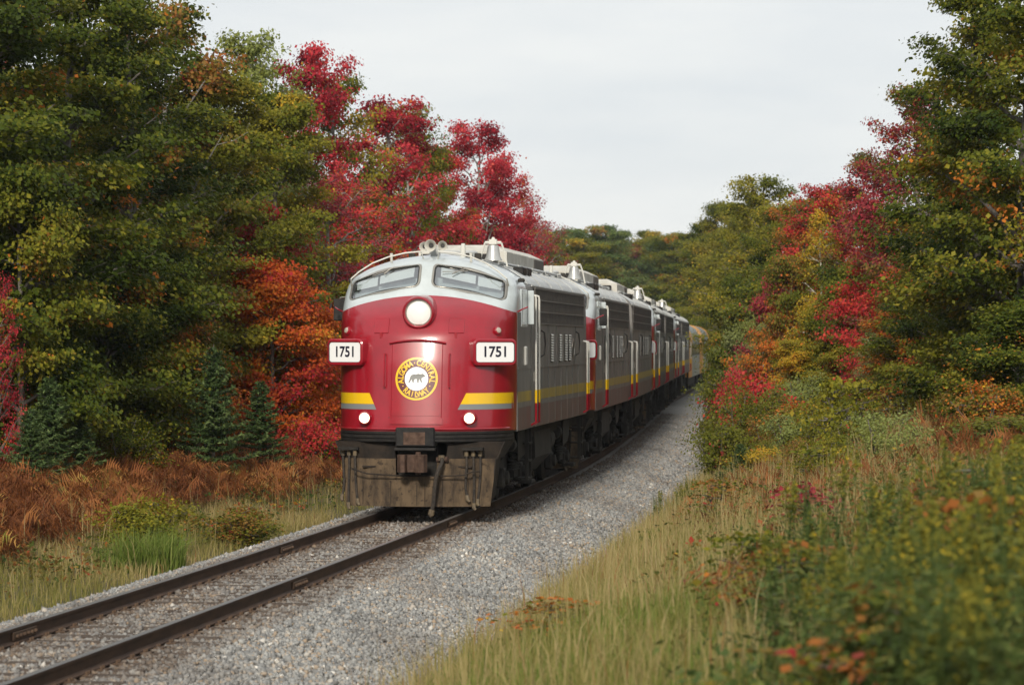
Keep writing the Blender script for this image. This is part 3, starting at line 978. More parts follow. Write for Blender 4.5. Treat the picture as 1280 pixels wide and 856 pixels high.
    # number boards
    for s in (-1, 1):
        al = math.radians(33)
        nrm = Vector((s * math.sin(al), -math.cos(al), 0))
        c = Vector((s * 1.30, .55, 2.80))
        M = axis_matrix(c, nrm, (0, 0, 1))        # local x = up, y = across
        def rr(w, hgt, r, k=5):
            p = []
            for (sx, sy, a0) in ((1, 1, 0), (-1, 1, 90), (-1, -1, 180), (1, -1, 270)):
                for q in range(k + 1):
                    a = math.radians(a0 + 90 * q / k)
                    p.append((sx * (hgt / 2 - r) + r * math.cos(a), sy * (w / 2 - r) + r * math.sin(a)))
            return p
        m = MB()
        rows = [(rr(.84, .47, .10), -.55), (rr(.84, .47, .10), .045), (rr(.80, .43, .09), .065), (rr(.75, .36, .06), .065), (rr(.74, .355, .055), .045)]
        k = len(rows[0][0])
        for pl, h_ in rows: m.v += [tuple(M @ Vector((x, y, h_))) for x, y in pl]
        for r_ in range(len(rows) - 1):
            for q in range(k): m.f.append((r_ * k + q, r_ * k + (q + 1) % k, (r_ + 1) * k + (q + 1) % k, (r_ + 1) * k + q))
        nb = m.build('number_board', 'red_paint', nose, smooth=True)
        MB().prism(rr(.735, .35, .05), M @ Matrix.Translation((0, 0, .03)), .02).build('number_panel', 'board_white', nb)
        gm = MB()
        a_, b_ = rr(.752, .362, .058), rr(.728, .34, .05)
        gm.v = [tuple(M @ Vector((x, y, .066))) for x, y in a_] + [tuple(M @ Vector((x, y, .052))) for x, y in b_]
        for q in range(k): gm.f.append((q, (q + 1) % k, k + (q + 1) % k, k + q))
        gm.build('panel_gasket', 'gasket', nb)
        v, f = text_mesh('1751', .255, .006)
        dg = MB()
        Mr = axis_matrix(c + nrm * .054, nrm, (0, 0, 1))
        dg.add([Mr @ Vector((y, -x, 0)) if False else (c + nrm * .054 + Vector((math.cos(al), s * math.sin(al), 0)) * x + Vector((0, 0, y))) for x, y, _ in v], f)
        dg.build('number_digits', 'ink', nb)
        # marker light
        zc, vc = 3.17, s * 1.30
        Mk = axis_matrix(sp(vc, zc, -.02), snorm(vc, zc))
        mk = MB().lathe([(.075, 0), (.072, .05), (.055, .065)], Mk, 18).build('marker_light', 'red_paint', nose, smooth=True)
        MB().lathe([(.056, .058), (.045, .085), (.001, .095)], Mk, 18).build('marker_lens', 'marker_glass', mk, smooth=True)
        # ditch light
        vc, zc = s * .92, 1.66
        Md = axis_matrix(sp(vc, zc, -.10), (0, -1, 0))
        dl = MB().lathe([(.118, 0), (.118, .20), (.112, .23), (.092, .24), (.086, .215)], Md, 24).build('ditch_light', 'red_paint', nose, smooth=True)
        MB().lathe([(.087, .215), (.055, .230), (.001, .236)], Md, 24).build('ditch_lens', 'lens_lit', dl, smooth=True)
        # hatch covers
        vc = s * .66
        hc = patch(lambda a, b: (vc - .125 + .25 * a, 3.14 + .25 * b), 4, 4, .014, 'nose_hatch', 'red_paint', nose)
        for (q0, q1) in (((-.125, 3.14), (.125, 3.14)), ((-.125, 3.39), (.125, 3.39)), ((-.125, 3.14), (-.125, 3.39)), ((.125, 3.14), (.125, 3.39))):
            tube_on([(vc + q0[0], q0[1]), (vc + (q0[0] + q1[0]) / 2, (q0[1] + q1[1]) / 2), (vc + q1[0], q1[1])], .008, .009, 'hatch_edge', 'red_paint', hc)
        MB().box(-.02, .02, -.03, 0, -.07, .03, Matrix.Translation(sp(vc, 3.12, .0))).build('hatch_latch', 'red_paint', hc)
        # grab irons
        gz = [2.20, 2.22, 2.35, 2.5, 2.65, 2.75, 2.77]
        tube_on([(s * .57, z) for z in gz], .055, .013, 'grab_iron', 'red_paint', nose)
        for z in (2.2, 2.77):
            MB().tube([sp(s * .57, z, -.01), sp(s * .57, z, .06)], .016, 6).build('grab_iron_foot', 'red_paint', nose)
        # stripes on the nose
        def ys(a, b, z0=1.90, z1=2.09):
            z = z0 + (z1 - z0) * b
            inner = .85 - (2.09 - z) * .48
            return (s * (inner + (1.545 - inner) * (a ** .75)), z)
        patch(lambda a, b: ys(a, b), 26, 3, .006, 'yellow_stripe', 'stripe_yellow', nose)
        patch(lambda a, b: ys(a, b, 1.805, 1.898), 26, 3, .0055, 'grey_stripe', 'stripe_grey', nose)
        # side grab at brow
        MB().tube([(s * 1.54, 1.85, 3.50), (s * 1.66, 1.75, 3.56), (s * 1.74, 1.9, 3.60)], .014, 6).build('brow_grab', 'red_paint', root, smooth=True)
        # mirror
        mm = MB().box(s * 1.62, s * 1.80, 2.18, 2.25, 3.36, 3.76, b=.02).build('mirror', 'black_metal', root)
        MB().tube([(s * 1.55, 2.3, 3.80), (s * 1.71, 2.22, 3.78), (s * 1.71, 2.22, 3.70)], .012, 6).build('mirror_arm', 'frame_metal', mm)
        # cab side window with pale wind deflector
        cw = MB().box(s * 1.55, s * 1.585, 2.35, 3.30, 3.25, 3.93, b=.01).build('cab_side_window', 'cab_grey', root)
        MB().box(s * 1.57, s * 1.589, 2.42, 3.23, 3.34, 3.86).build('pane', 'dark_glass', cw)
        MB().box(s * 1.59, s * 1.70, 3.30, 3.34, 3.3, 3.92, b=.008).build('wind_deflector', 'cab_grey', cw)
        MB().box(s * 1.57, s * 1.62, 2.75, 3.0, 2.55, 2.9, b=.02).build('side_grab_plate', 'rail_white', root)
        # grab rail over the windshield
        pts = [(s * (.10 + .3), 4.50), (s * .62, 4.47), (s * .9, 4.38), (s * 1.15, 4.25), (s * 1.34, 4.08)]
        rp = [sp(s * .13, 4.47, .0) + Vector((0, -.01, .0))]
        for v, z in [(.16, 4.56), (.45, 4.535), (.75, 4.46), (1.02, 4.35), (1.25, 4.20), (1.40, 4.07)]:
            zz_ = min(z, 4.5)
            rp.append(Vector((s * v, SN(s * v * .98, min(z - .10, 4.45), .07), z + .035)))
        rp.append(sp(s * 1.42, 3.98, -.01))
        MB().tube(rp, .014, 6).build('roof_grab_rail', 'rail_white', root, smooth=True)
        MB().tube([(s * .72, 1.95, 4.35), (s * .72, 1.9, 4.50), (s * .72, 1.9, 4.57)], [.025, .022, .03], 8).build('roof_bracket', 'rail_white', root, smooth=True)
        # wind chime lamp pods at the cab corners
        MB().box(s * 1.48, s * 1.60, 2.6, 2.75, 4.06, 4.13, b=.02).build('corner_bracket', 'under_grey', root)
    # nose door: seams, lip and sill
    dw = .44
    dp = patch(lambda a, b: ((a * 2 - 1) * dw, 1.70 + 1.24 * b), 16, 14, .007, 'nose_door', 'red_paint', nose)
    for s in (-1, 1):
        tube_on([(s * dw, z) for z in np.linspace(1.62, 2.94, 12)], .004, .008, 'door_seam', 'red_paint', dp)
    MB().tube([sp(v, 2.96 + .05 * (1 - (v / .5) ** 2), .03) for v in np.linspace(-.5, .5, 13)], .02, 6).build('door_lip', 'red_paint', dp, smooth=True)
    patch(lambda a, b: ((a * 2 - 1) * .46, 1.555 + .11 * b), 12, 2, .022, 'door_sill', 'red_paint', dp)
    tube_on([(v, 1.47) for v in np.linspace(-1.5, 1.5, 40)], .02, .02, 'nose_moulding', 'red_paint', nose)
    make_herald(nose)
    # anticlimber: three dark ribs
    m = MB()
    for z0, z1, o in ((1.385, 1.43, .05), (1.315, 1.37, .065), (1.255, 1.30, .05)):
        vv = np.linspace(-1.548, 1.548, 48)
        def ring(v): return [sp(v, 1.5, o) + Vector((0, 0, z1 - 1.5)), sp(v, 1.5, o) + Vector((0, 0, z0 - 1.5)), sp(v, 1.5, -.08) + Vector((0, 0, z0 - 1.5)), sp(v, 1.5, -.08) + Vector((0, 0, z1 - 1.5))]
        base = len(m.v)
        for v in vv: m.v += [tuple(p) for p in ring(float(v))]
        for i in range(47):
            for k in range(4):
                m.f.append((base + i * 4 + k, base + i * 4 + (k + 1) % 4, base + i * 4 + 4 + (k + 1) % 4, base + i * 4 + 4 + k))
    grid_mesh(lambda a, b: sp((a * 2 - 1) * 1.54, 1.5, -.01) + Vector((0, 0, 1.24 + .20 * b - 1.5)), 30, 1, m)
    m.build('anticlimber', 'black_metal', root, smooth=True, angle=30)
    # apron and plough
    def py(v): return .10 + .30 * (abs(v) / 1.3) ** 2.2
    def plate(zt, zbm, wt, wb, hole, off, name, material):
        m = MB()
        NUc = 60
        def fn(a, b):
            z = zt + (zbm - zt) * b
            w = wt + (wb - wt) * b
            v = (a * 2 - 1) * w
            return Vector((v, py(v) + off(z), z))
        grid_mesh(fn, NUc, 16, m)
        if hole:
            m.f = [q for q in m.f if not (lambda c: hole[0] < c.x < hole[1] and hole[2] < c.z < hole[3])(sum((Vector(m.v[i]) for i in q), Vector()) / 4)]
        nf = len(m.f); nv = len(m.v)
        m.v += [(a, b + .03, c) for a, b, c in m.v[:nv]]
        m.f += [tuple(i + nv for i in reversed(q)) for q in m.f[:nf]]
        return m.build(name, material, root, smooth=True)
    plate(1.25, .94, 1.50, 1.38, (-.36, .52, .5, 1.3), lambda z: .02, 'pilot_apron', 'apron_dirt')
    pl = plate(.955, .13, 1.36, 1.27, (-.36, .36, .66, 1.3), lambda z: -.02 - (.95 - z) * .10, 'pilot_plough', 'pilot_dirt')
    for v in (-.44, .02, .16, .46, -.95, .9):
        MB().box(v - .004, v + .004, py(v) - .10, py(v) - .084, .15, .55 if abs(v) < .4 else .58).build('plough_seam', 'apron_dirt', pl)
    for s in (-1, 1):                              # returns of the plough at the sides
        m = MB().add([(s * 1.26, .33, .13), (s * 1.365, .38, .95), (s * 1.36, 1.15, 1.0), (s * 1.30, .75, .30),
                      (s * 1.24, .33, .13), (s * 1.345, .38, .95), (s * 1.34, 1.15, 1.0), (s * 1.28, .75, .30)],
                     [(0, 1, 2, 3), (7, 6, 5, 4), (0, 3, 7, 4), (3, 2, 6, 7), (1, 5, 6, 2), (0, 4, 5, 1)])
        m.build('plough_return', 'apron_dirt', root)
        MB().add([(s * 1.50, .5, 1.25), (s * 1.37, .45, .94), (s * 1.37, 1.5, .95), (s * 1.54, 1.7, 1.25), (s * 1.48, .5, 1.25), (s * 1.35, .45, .94), (s * 1.35, 1.5, .95), (s * 1.52, 1.7, 1.25)],
                 [(0, 1, 2, 3), (7, 6, 5, 4), (0, 4, 5, 1), (1, 5, 6, 2), (2, 6, 7, 3)]).build('apron_return', 'apron_dirt', root)
    # uncoupling lever
    MB().tube([(-1.12, .02, .78), (-.85, -.02, .70), (-.4, -.06, .67), (.4, -.06, .66), (.85, -.02, .68), (1.0, .02, .74), (1.12, .04, .74)], .013, 6).build('uncoupling_lever', 'apron_dirt', root, smooth=True)
    for v in (-.82, .82):
        MB().box(v - .14, v + .14, py(v) - .06, py(v) + .0, .80, .83).build('lever_bracket', 'apron_dirt', root)
    # coupler
    bx_ = MB().box(-.34, .34, -.10, .30, 1.17, 1.50, b=.02).build('buffer_box', 'black_metal', root)
    MB().box(-.20, .18, -.106, -.09, 1.20, 1.42, b=.004).build('buffer_wear_plate', 'coupler_rust', bx_)
    MB().box(-.36, .36, -.13, .0, 1.10, 1.15, b=.012).build('buffer_lip', 'black_metal', bx_)
    cp = MB().box(-.13, .13, -.25, .7, .78, 1.0, b=.02)
    cp.build('coupler', 'coupler_rust', root)
    kn = MB().prism([(-.25, -.20), (-.27, -.34), (-.20, -.44), (-.13, -.42), (-.10, -.30), (.02, -.28), (.06, -.36), (.05, -.47), (.12, -.52), (.21, -.46), (.25, -.32), (.22, -.18)],
                    Matrix(((1, 0, 0, 0), (0, 1, 0, 0), (0, 0, 1, .74), (0, 0, 0, 1))), .30)
    kn.build('coupler_knuckle', 'coupler_rust', root)
    MB().tube([(.10, -.38, .70), (.10, -.38, 1.09)], .045, 10).build('knuckle_pin', 'coupler_rust', root, smooth=True)
    MB().box(-.34, .34, .28, .34, .5, 1.25).build('coupler_pocket', 'under_black', root)
    # hoses
    for c, sgn in ((-1.22, 1), (.98, -1)):
        MB().box(c - .18, c + .18, .08 if sgn < 0 else .18, .30, 1.10, 1.15).build('hose_manifold', 'under_black', root)
        for k in range(3):
            v = c + (k - 1) * .115
            y0_ = py(v) - .06
            w_ = random.uniform(-.03, .03)
            make_hose(root, [(v, y0_, 1.05), (v + .01, y0_ - .03, .85), (v + w_, y0_ - .05, .5), (v + w_ + .03 * (k - 1) * sgn, y0_ - .07, .30 - .07 * ((k * 2) % 3))], .022)
    make_hose(root, [(.45, .02, .98), (.47, -.08, .90), (.40, -.18, .70), (.36, -.2, .45), (.34, -.2, .2), (.31, -.2, .06)], .034, 'brake_hose')
    MB().tube([(.36, .1, .94), (.56, .06, .95)], .05, 8).build('brake_cock', 'coupler_rust', root, smooth=True)
    # horns
    hr = MB().tube([(-.28, 2.45, 4.70), (.22, 2.45, 4.70)], .022, 8).box(-.08, .08, 2.38, 2.52, 4.52, 4.70).build('horn', 'roof_grey', root)
    for (x, z, r, ln) in ((-.14, 4.70, .088, .38), (.0, 4.72, .108, .50), (.155, 4.715, .088, .44)):
        Mx = axis_matrix((x, 2.50, z), (.06 * (1 if x > 0 else -1), -1, -.02))
        MB().lathe([(.02, -.1), (.03, 0), (.035, ln * .6), (r * .55, ln * .85), (r, ln), (r * .96, ln), (r * .5, ln * .86), (.03, ln * .7), (.001, ln * .6)], Mx, 24).build('horn_trumpet', 'hatch_white', hr, smooth=True)
        MB().lathe([(.001, ln * .72), (r * .42, ln * .84)], Mx, 20).build('horn_throat', 'gasket', hr)
    # bell
    bl = MB().lathe([(.17, 0), (.165, .02), (.13, .08), (.115, .20), (.10, .27), (.04, .31), (.001, .31)], Matrix.Translation((.95, 3.3, 4.47)), 22).build('bell', 'bell_metal', root, smooth=True)
    yk = MB()
    for s in (-1, 1):
        yk.tube([(.95 + s * .26, 3.3, 4.36), (.95 + s * .21, 3.3, 4.62), (.95 + s * .15, 3.3, 4.80)], .018, 6)
    yk.tube([(.80, 3.3, 4.80), (1.10, 3.3, 4.80)], .03, 6).box(.88, 1.02, 3.24, 3.36, 4.77, 4.86)
    yk.tube([(.95, 3.3, 4.84), (.95, 3.3, 4.90)], [.05, .02], 8)
    yk.build('bell_yoke', 'rail_white', bl)
    # small roof fittings
    MB().tube([(.42, 3.1, 4.5), (.42, 3.1, 4.70), (.42, 3.1, 4.78)], [.05, .05, .035], 10).build('antenna', 'rail_white', root, smooth=True)
    for (x, yv) in ((.55, 2.9), (.7, 3.0), (-.5, 2.9)):
        MB().box(x - .06, x + .06, yv, yv + .12, 4.42, 4.60, b=.015).build('roof_fitting', 'under_grey', root)
    make_side(root, 4.65, True)
    make_roof(root, True)
    make_running_gear(root)
    return root

def body_shell(root, ys):
    zs = list(np.linspace(1.39, 3.9, 6)) + list(np.linspace(4.0, 4.585, 26))
    m = MB()
    pts = [(ww(float(z)), float(z)) for z in zs]
    pts = pts + [(-w, z) for w, z in reversed(pts)]
    k = len(pts)
    for yv in (ys - .02, BODYEND):
        m.v += [(w, yv, z) for w, z in pts]
    lo = MB()
    for j in range(k - 1):
        m.f.append((j, j + 1, k + j + 1, k + j))
    m.f.append(tuple(range(k, 2 * k)))
    if ys < 1: m.f.append(tuple(range(k))[::-1])
    o = m.build('body', 'body_grey', root, smooth=True, angle=40)
    # lighter roof sheet a little above the shell
    r = MB()
    zz_ = np.linspace(4.05, 4.585, 24)
    pt = [(ww(float(z)) + .006, float(z) + .006) for z in zz_]
    pt = pt + [(-w, z) for w, z in reversed(pt)]
    k = len(pt)
    for yv in (ys + .02, BODYEND - .03): r.v += [(w, yv, z) for w, z in pt]
    for j in range(k - 1): r.f.append((j, j + 1, k + j + 1, k + j))
    r.build('roof', 'roof_grey', root, smooth=True)
    MB().box(-.5, .5, BODYEND, BODYEND + .22, 1.35, 3.5, b=.03).build('diaphragm', 'under_black', root)

def make_b_unit():
    root = empty('booster_locomotive')
    body_shell(root, .4)
    make_side(root, .75, False)
    make_roof(root, False)
    make_running_gear(root)
    MB().box(-.12, .12, -.45, .5, .78, .98, b=.02).box(-.2, .2, -.6, -.3, .72, 1.04, b=.04).build('front_coupler', 'coupler_rust', root)
    return root

def set_on_track(o, y0, length=15.6):
    a, b = P(y0, 0), P(y0 + length, 0)
    o.location = a
    o.rotation_euler = (0, 0, -math.atan2(b.x - a.x, b.y - a.y))

PITCH = 16.1
loco = make_a_unit()
set_on_track(loco, 53.2)
tag(loco, 'leading red nosed diesel locomotive numbered 1751 with lit ditch lights', 'locomotive', 'locomotives coupled in the train')
bunit = make_b_unit()
names = {1: (0, 'red nosed locomotive coupled directly behind the leading one'),
         2: (1, 'grey booster locomotive without a cab, first of the cabless ones behind the two leading units'),
         3: (0, 'third red nosed locomotive, coupled behind the first cabless booster'),
         4: (1, 'grey cabless booster locomotive between the third and last red nosed locomotives'),
         5: (0, 'last red nosed locomotive, towards the rear of the engines'),
         6: (1, 'grey cabless booster locomotive coupled to the yellow ended coach')}
usedb = False
for k, (kind, lab) in names.items():
    if kind == 0:
        o = copy_tree(loco, skip=('number_digits', 'horn'))
    elif not usedb:
        o = bunit; usedb = True
    else:
        o = copy_tree(bunit)
    set_on_track(o, 53.2 + PITCH * k)
    tag(o, lab, 'locomotive', 'locomotives coupled in the train')

def make_coach():
    root = empty('passenger_coach')
    L = 24.0
    prof = [(1.5, 1.05), (1.52, 3.1), (1.46, 3.45), (1.25, 3.8), (.9, 4.02), (.45, 4.13)]
    full = prof + [(0, 4.15)] + [(-x, z) for x, z in reversed(prof)]
    k = len(full)
    m = MB()
    for yv in (.1, L): m.v += [(x, yv, z) for x, z in full]
    for j in range(1, k - 2):
        m.f.append((j, j + 1, k + j + 1, k + j))
    m.build('roof', 'coach_roof', root, smooth=True)
    m = MB()
    for s in (-1, 1): m.box(s * 1.45, s * 1.515, .1, L, 1.05, 3.12)
    m.build('side_wall', 'coach_grey', root)
    for yv, dy in ((0, 6.0), (L - 1.7, 1.7)):
        e = MB()
        sc = [(x * 1.012, z + .012) for x, z in full]
        b = len(e.v)
        e.v += [(x, yv, z) for x, z in sc] + [(x, yv + dy, z) for x, z in sc]
        e.f.append(tuple(b + i for i in range(k))[::-1]); e.f.append(tuple(b + k + i for i in range(k)))
        for j in range(k - 1): e.f.append((b + j, b + j + 1, b + k + j + 1, b + k + j))
        e.build('end_wall', 'coach_yellow', root)
    MB().box(-.45, .45, -.25, -.01, 1.1, 3.3, b=.03).build('diaphragm', 'under_black', root)
    for s in (-1, 1):
        for q in range(9):
            w = MB().box(s * 1.50, s * 1.53, 2.2 + q * 2.3, 3.7 + q * 2.3, 2.2, 2.95, b=.01).build('window', 'coach_roof', root)
            MB().box(s * 1.52, s * 1.536, 2.28 + q * 2.3, 3.62 + q * 2.3, 2.27, 2.88).build('pane', 'dark_glass', w)
    for yc in (3.2, L - 3.2):
        t = MB().box(-1.2, 1.2, yc - 1.5, yc + 1.5, .4, .95, b=.05).build('truck', 'under_black', root)
        for ax in (-1.2, 1.2):
            w = MB()
            for s in (-1, 1): w.lathe([(.1, -.06), (.44, -.06), (.46, .05), (.1, .05)], axis_matrix((s * .755, yc + ax, .46), (-s, 0, 0)), 20)
            w.build('wheelset', 'under_grey', t, smooth=True)
    MB().box(-1.3, 1.3, 6, L - 6, .55, 1.06).build('underfloor_boxes', 'under_black', root)
    return root
for ch in list(loco.children):
    if ch.name.split('.')[0] == 'mirror' and sum(v.co.x for v in ch.data.vertices) > 0:
        for g in list(ch.children): bpy.data.objects.remove(g)
        bpy.data.objects.remove(ch)
coach = make_coach()
c0 = 53.2 + PITCH * 7 + .1
set_on_track(coach, c0, 24)
tag(coach, 'yellow ended grey coach coupled behind the last booster locomotive', 'coach', 'coaches at the end of the train')
c2 = copy_tree(coach); set_on_track(c2, c0 + 24.9, 24)
tag(c2, 'farther yellow ended grey coach behind the other coach', 'coach', 'coaches at the end of the train')
c3 = copy_tree(coach); set_on_track(c3, c0 + 49.8, 24)
tag(c3, 'last yellow ended coach in the row, almost hidden', 'coach', 'coaches at the end of the train')

#VEGETATION#
# ------------------------------------------------------------------ vegetation builders
def unit(a): return a / np.maximum(np.linalg.norm(a, axis=-1, keepdims=True), 1e-9)

def leaf_arrays(C, N, D, L, W):
    """kite shaped leaves: centres C, normals N, directions D, length L, width W"""
    D = unit(D - N * (D * N).sum(-1, keepdims=True)); S_ = np.cross(N, D)
    L = L[:, None]; W = W[:, None]
    a = C - D * L * .5; b = C + S_ * W * .5 - D * L * .08 - N * W * .12; c = C + D * L * .5 - N * L * .10; d = C - S_ * W * .5 - D * L * .08 - N * W * .12
    V = np.stack([a, b, c, d], 1).reshape(-1, 3)
    F = np.arange(len(C) * 4).reshape(-1, 4)
    return V, F

def tubes(segs, sides):
    """segs: list of (pts (k,3), radii (k)) -> V, F joined tapered tubes"""
    Vs, Fs, o = [], [], 0
    ang = np.arange(sides) * 2 * np.pi / sides
    for pts, rad in segs:
        pts = np.asarray(pts, float); k = len(pts)
        t = unit(np.gradient(pts, axis=0))
        ref = np.array([0, 0, 1.]) if abs(t[0, 2]) < .8 else np.array([1., 0, 0])
        a = unit(np.cross(t, ref)); b = np.cross(a, t)
        ring = pts[:, None] + (a[:, None] * np.cos(ang)[None, :, None] + b[:, None] * np.sin(ang)[None, :, None]) * np.asarray(rad)[:, None, None]
        Vs.append(ring.reshape(-1, 3))
        i = np.arange(k - 1)[:, None] * sides; j = np.arange(sides)[None]; j2 = (j + 1) % sides
        Fs.append(np.stack([i + j, i + j2, i + sides + j2, i + sides + j], -1).reshape(-1, 4) + o)
        o += k * sides
    return np.concatenate(Vs), np.concatenate(Fs)

def make_tree(seed, H, R, base, limbs, sec, ter, nleaf, leaf, rise=.35, trunk_r=.14, spread=.26, stems=1, conc=1.0, lean=0.0, flat=.5, top=.6):
    g = np.random.default_rng(seed)
    segs_t, segs_b, segs_c = [], [], []
    tips, tl, tc = [], [], []
    for st_ in range(stems):
        az0 = g.uniform(0, 2 * np.pi); ln = lean + (.0 if stems == 1 else g.uniform(.05, .55))
        k = 9; tt = np.linspace(0, 1, k)
        hh = H * (.95 if stems == 1 else g.uniform(.45, .97))
        px_ = np.cumsum(g.normal(0, .05, k)) * H / 10 + tt * ln * H * math.cos(az0)
        py_ = np.cumsum(g.normal(0, .05, k)) * H / 10 + tt * ln * H * math.sin(az0)
        px_ -= px_[0]; py_ -= py_[0]
        trunk = np.stack([px_, py_, tt * hh], -1)
        trad = trunk_r * (1 - tt) ** .8 + .012
        trad[0] *= 1.25
        segs_t.append((trunk, trad))
        nl = limbs // stems
        for i in range(nl):
            u = (i + g.uniform(0, 1)) / nl
            zt = base + (1 - base) * u
            rp = (1 - u) ** top * (.62 + .38 * min(1, u * 3.5)) + .05
            r = R * rp * g.uniform(.72, 1.12)
            az = i * 2.39996 + g.uniform(-.5, .5)
            z0 = max(.04, zt - rise * r / H * g.uniform(.6, 1.4)) * hh / .95 * .95
            z1 = min(zt, .98) * hh
            p0 = np.array([np.interp(z0 / hh, tt, px_), np.interp(z0 / hh, tt, py_), z0])
            dirh = np.array([math.cos(az), math.sin(az), 0])
            kk = 6; q = np.linspace(0, 1, kk)
            pts = p0 + dirh * (q * r)[:, None]
            pts[:, 2] = z0 + (z1 - z0) * q ** .8 - .10 * r * np.clip(q - .6, 0, 1)
            pts[1:] += np.cumsum(g.normal(0, .045 * r ** .5, (kk - 1, 3)), 0)
            pts[:, 2] += q ** 1.5 * g.uniform(0, .75) * r * max(0, u - .35)
            r0 = float(np.interp(z0 / hh, tt, trad)) * .5
            segs_b.append((pts, r0 * (1 - q) ** .7 + .008))
            lc = g.normal()
            for s_ in range(sec):
                a = g.uniform(.28, 1.0)
                pb = np.array([np.interp(a, q, pts[:, c]) for c in range(3)])
                sgn = 1 if s_ % 2 else -1
                ang = az + sgn * g.uniform(.35, 1.2)
                ls = r * g.uniform(.22, .46) * (1.15 - .5 * a) + .15
                e = pb + np.array([math.cos(ang) * ls, math.sin(ang) * ls, ls * g.uniform(-.05, .45)])
                mid = (pb + e) / 2 + g.normal(0, .05, 3)
                segs_c.append((np.stack([pb, mid, e]), np.array([.017, .011, .005])))
                sc = g.normal()
                for t_ in range(ter):
                    w = g.uniform(.25, 1.08)
                    tips.append(pb + (e - pb) * w + g.normal(0, .13, 3) * np.array([1, 1, .7]))
                    tl.append(lc); tc.append(sc)
        # leader
        for t_ in range(ter * 3):
            u_ = g.uniform(0, 1); tips.append(trunk[-1] + g.normal(0, 1, 3) * np.array([.05 + .35 * u_, .05 + .35 * u_, .1]) - np.array([0, 0, u_ * .12 * H])); tl.append(0.0); tc.append(g.normal())
    V1, F1 = tubes(segs_t, 9); V2, F2 = tubes(segs_b, 5); V3, F3 = tubes(segs_c, 3)
    V = np.concatenate([V1, V2, V3]); F = np.concatenate([F1, F2 + len(V1), F3 + len(V1) + len(V2)])
    tips = np.array(tips); tl = np.array(tl); tc = np.array(tc)
    n = len(tips) * nleaf
    idx = np.repeat(np.arange(len(tips)), nleaf)
    off = g.normal(0, 1, (n, 3)) * np.array([spread, spread, spread * flat])
    C = tips[idx] + off
    out = C * np.array([1, 1, 0]); out = unit(out)
    N = unit(g.normal(0, .55, (n, 3)) + np.array([0, 0, .8]) + out * .45)
    D = unit(out + g.normal(0, .8, (n, 3)) + np.array([0, 0, -.55]))
    L = leaf * g.uniform(.5, 1.45, n); W = L * g.uniform(.6, .95, n)
    tr_ = g.normal(size=len(tips))
    f = np.clip(.46 + conc * (.17 * tl[idx] + .12 * tc[idx] + .08 * tr_[idx]) + .11 * g.normal(size=n), 0, 1)
    LV, LF = leaf_arrays(C, N, D, L, W)
    return dict(trunk=np_mesh('trunk', V, F, smooth=True), crown=np_mesh('crown', LV, LF, f=f), H=float(np.percentile(C[:, 2], 99.7)), R=R)

def make_spruce(seed, H, R, n_needle=26):
    g = np.random.default_rng(seed)
    segs = [(np.array([[0, 0, 0], [0, 0, H * .5], [0, 0, H]]), np.array([.05, .03, .006]) * H / 3)]
    Cs, Ds, Ns = [], [], []
    z = .08 * H
    while z < H * .985:
        t = z / H
        r = R * (1 - t) ** .85 * g.uniform(.85, 1.1) + .04
        nb = 7 if t < .8 else 5
        a0 = g.uniform(0, 6.28)
        for b in range(nb):
            az = a0 + b * 2 * np.pi / nb + g.uniform(-.25, .25)
            rb = r * g.uniform(.50, 1.25)
            d = np.array([math.cos(az), math.sin(az), 0]); sd_ = np.array([-d[1], d[0], 0])
            q = np.linspace(0, 1, 5)
            drop = -.22 * (1 - t) + .25 * t
            pts = np.array([0, 0, z]) + d * (q * rb)[:, None] + np.array([0, 0, 1]) * (rb * (drop * q + .20 * q ** 2.5))[:, None]
            segs.append((pts, np.array([.012, .010, .008, .006, .003])))
            m = max(6, int(n_needle * rb / R * 3))
            qq = g.uniform(.12, 1.02, m)
            lat = g.uniform(-1, 1, m) * .34 * rb * (1.05 - qq) + g.normal(0, .015, m)
            base = np.array([0, 0, z]) + d * (qq * rb)[:, None] + np.array([0, 0, 1]) * (rb * (drop * qq + .20 * qq ** 2.5))[:, None] + sd_ * lat[:, None]
            base[:, 2] += g.normal(0, .018, m) - .12 * np.abs(lat)
            dd = d + sd_ * (np.sign(lat) * g.uniform(.4, 1.1, m))[:, None] + g.normal(0, .22, (m, 3))
            Cs.append(base); Ds.append(dd); Ns.append(np.array([0, 0, 1]) + g.normal(0, .5, (m, 3)))
        z += .065 * H * g.uniform(.75, 1.1) * (1 - .45 * t)
    C = np.concatenate(Cs); D = unit(np.concatenate(Ds)); N = unit(np.concatenate(Ns))
    n = len(C)
    # each twig is three narrow sprays of needles
    C3 = np.repeat(C, 3, 0) + g.normal(0, .012, (n * 3, 3)); D3 = unit(np.repeat(D, 3, 0) + g.normal(0, .35, (n * 3, 3))); N3 = unit(np.repeat(N, 3, 0) + g.normal(0, .4, (n * 3, 3)))
    L = g.uniform(.09, .16, n * 3); W = g.uniform(.022, .04, n * 3)
    LV, LF = leaf_arrays(C3, N3, D3, L, W)
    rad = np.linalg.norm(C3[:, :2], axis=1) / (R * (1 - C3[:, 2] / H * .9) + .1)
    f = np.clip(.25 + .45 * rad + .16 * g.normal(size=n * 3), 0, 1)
    TV, TF = tubes(segs, 4) if False else (None, None)
    V1, F1 = tubes(segs[:1], 7); V2, F2 = tubes(segs[1:], 3)
    return dict(trunk=np_mesh('trunk', np.concatenate([V1, V2]), np.concatenate([F1, F2 + len(V1)]), smooth=True), crown=np_mesh('crown', LV, LF, f=f), H=H, R=R)

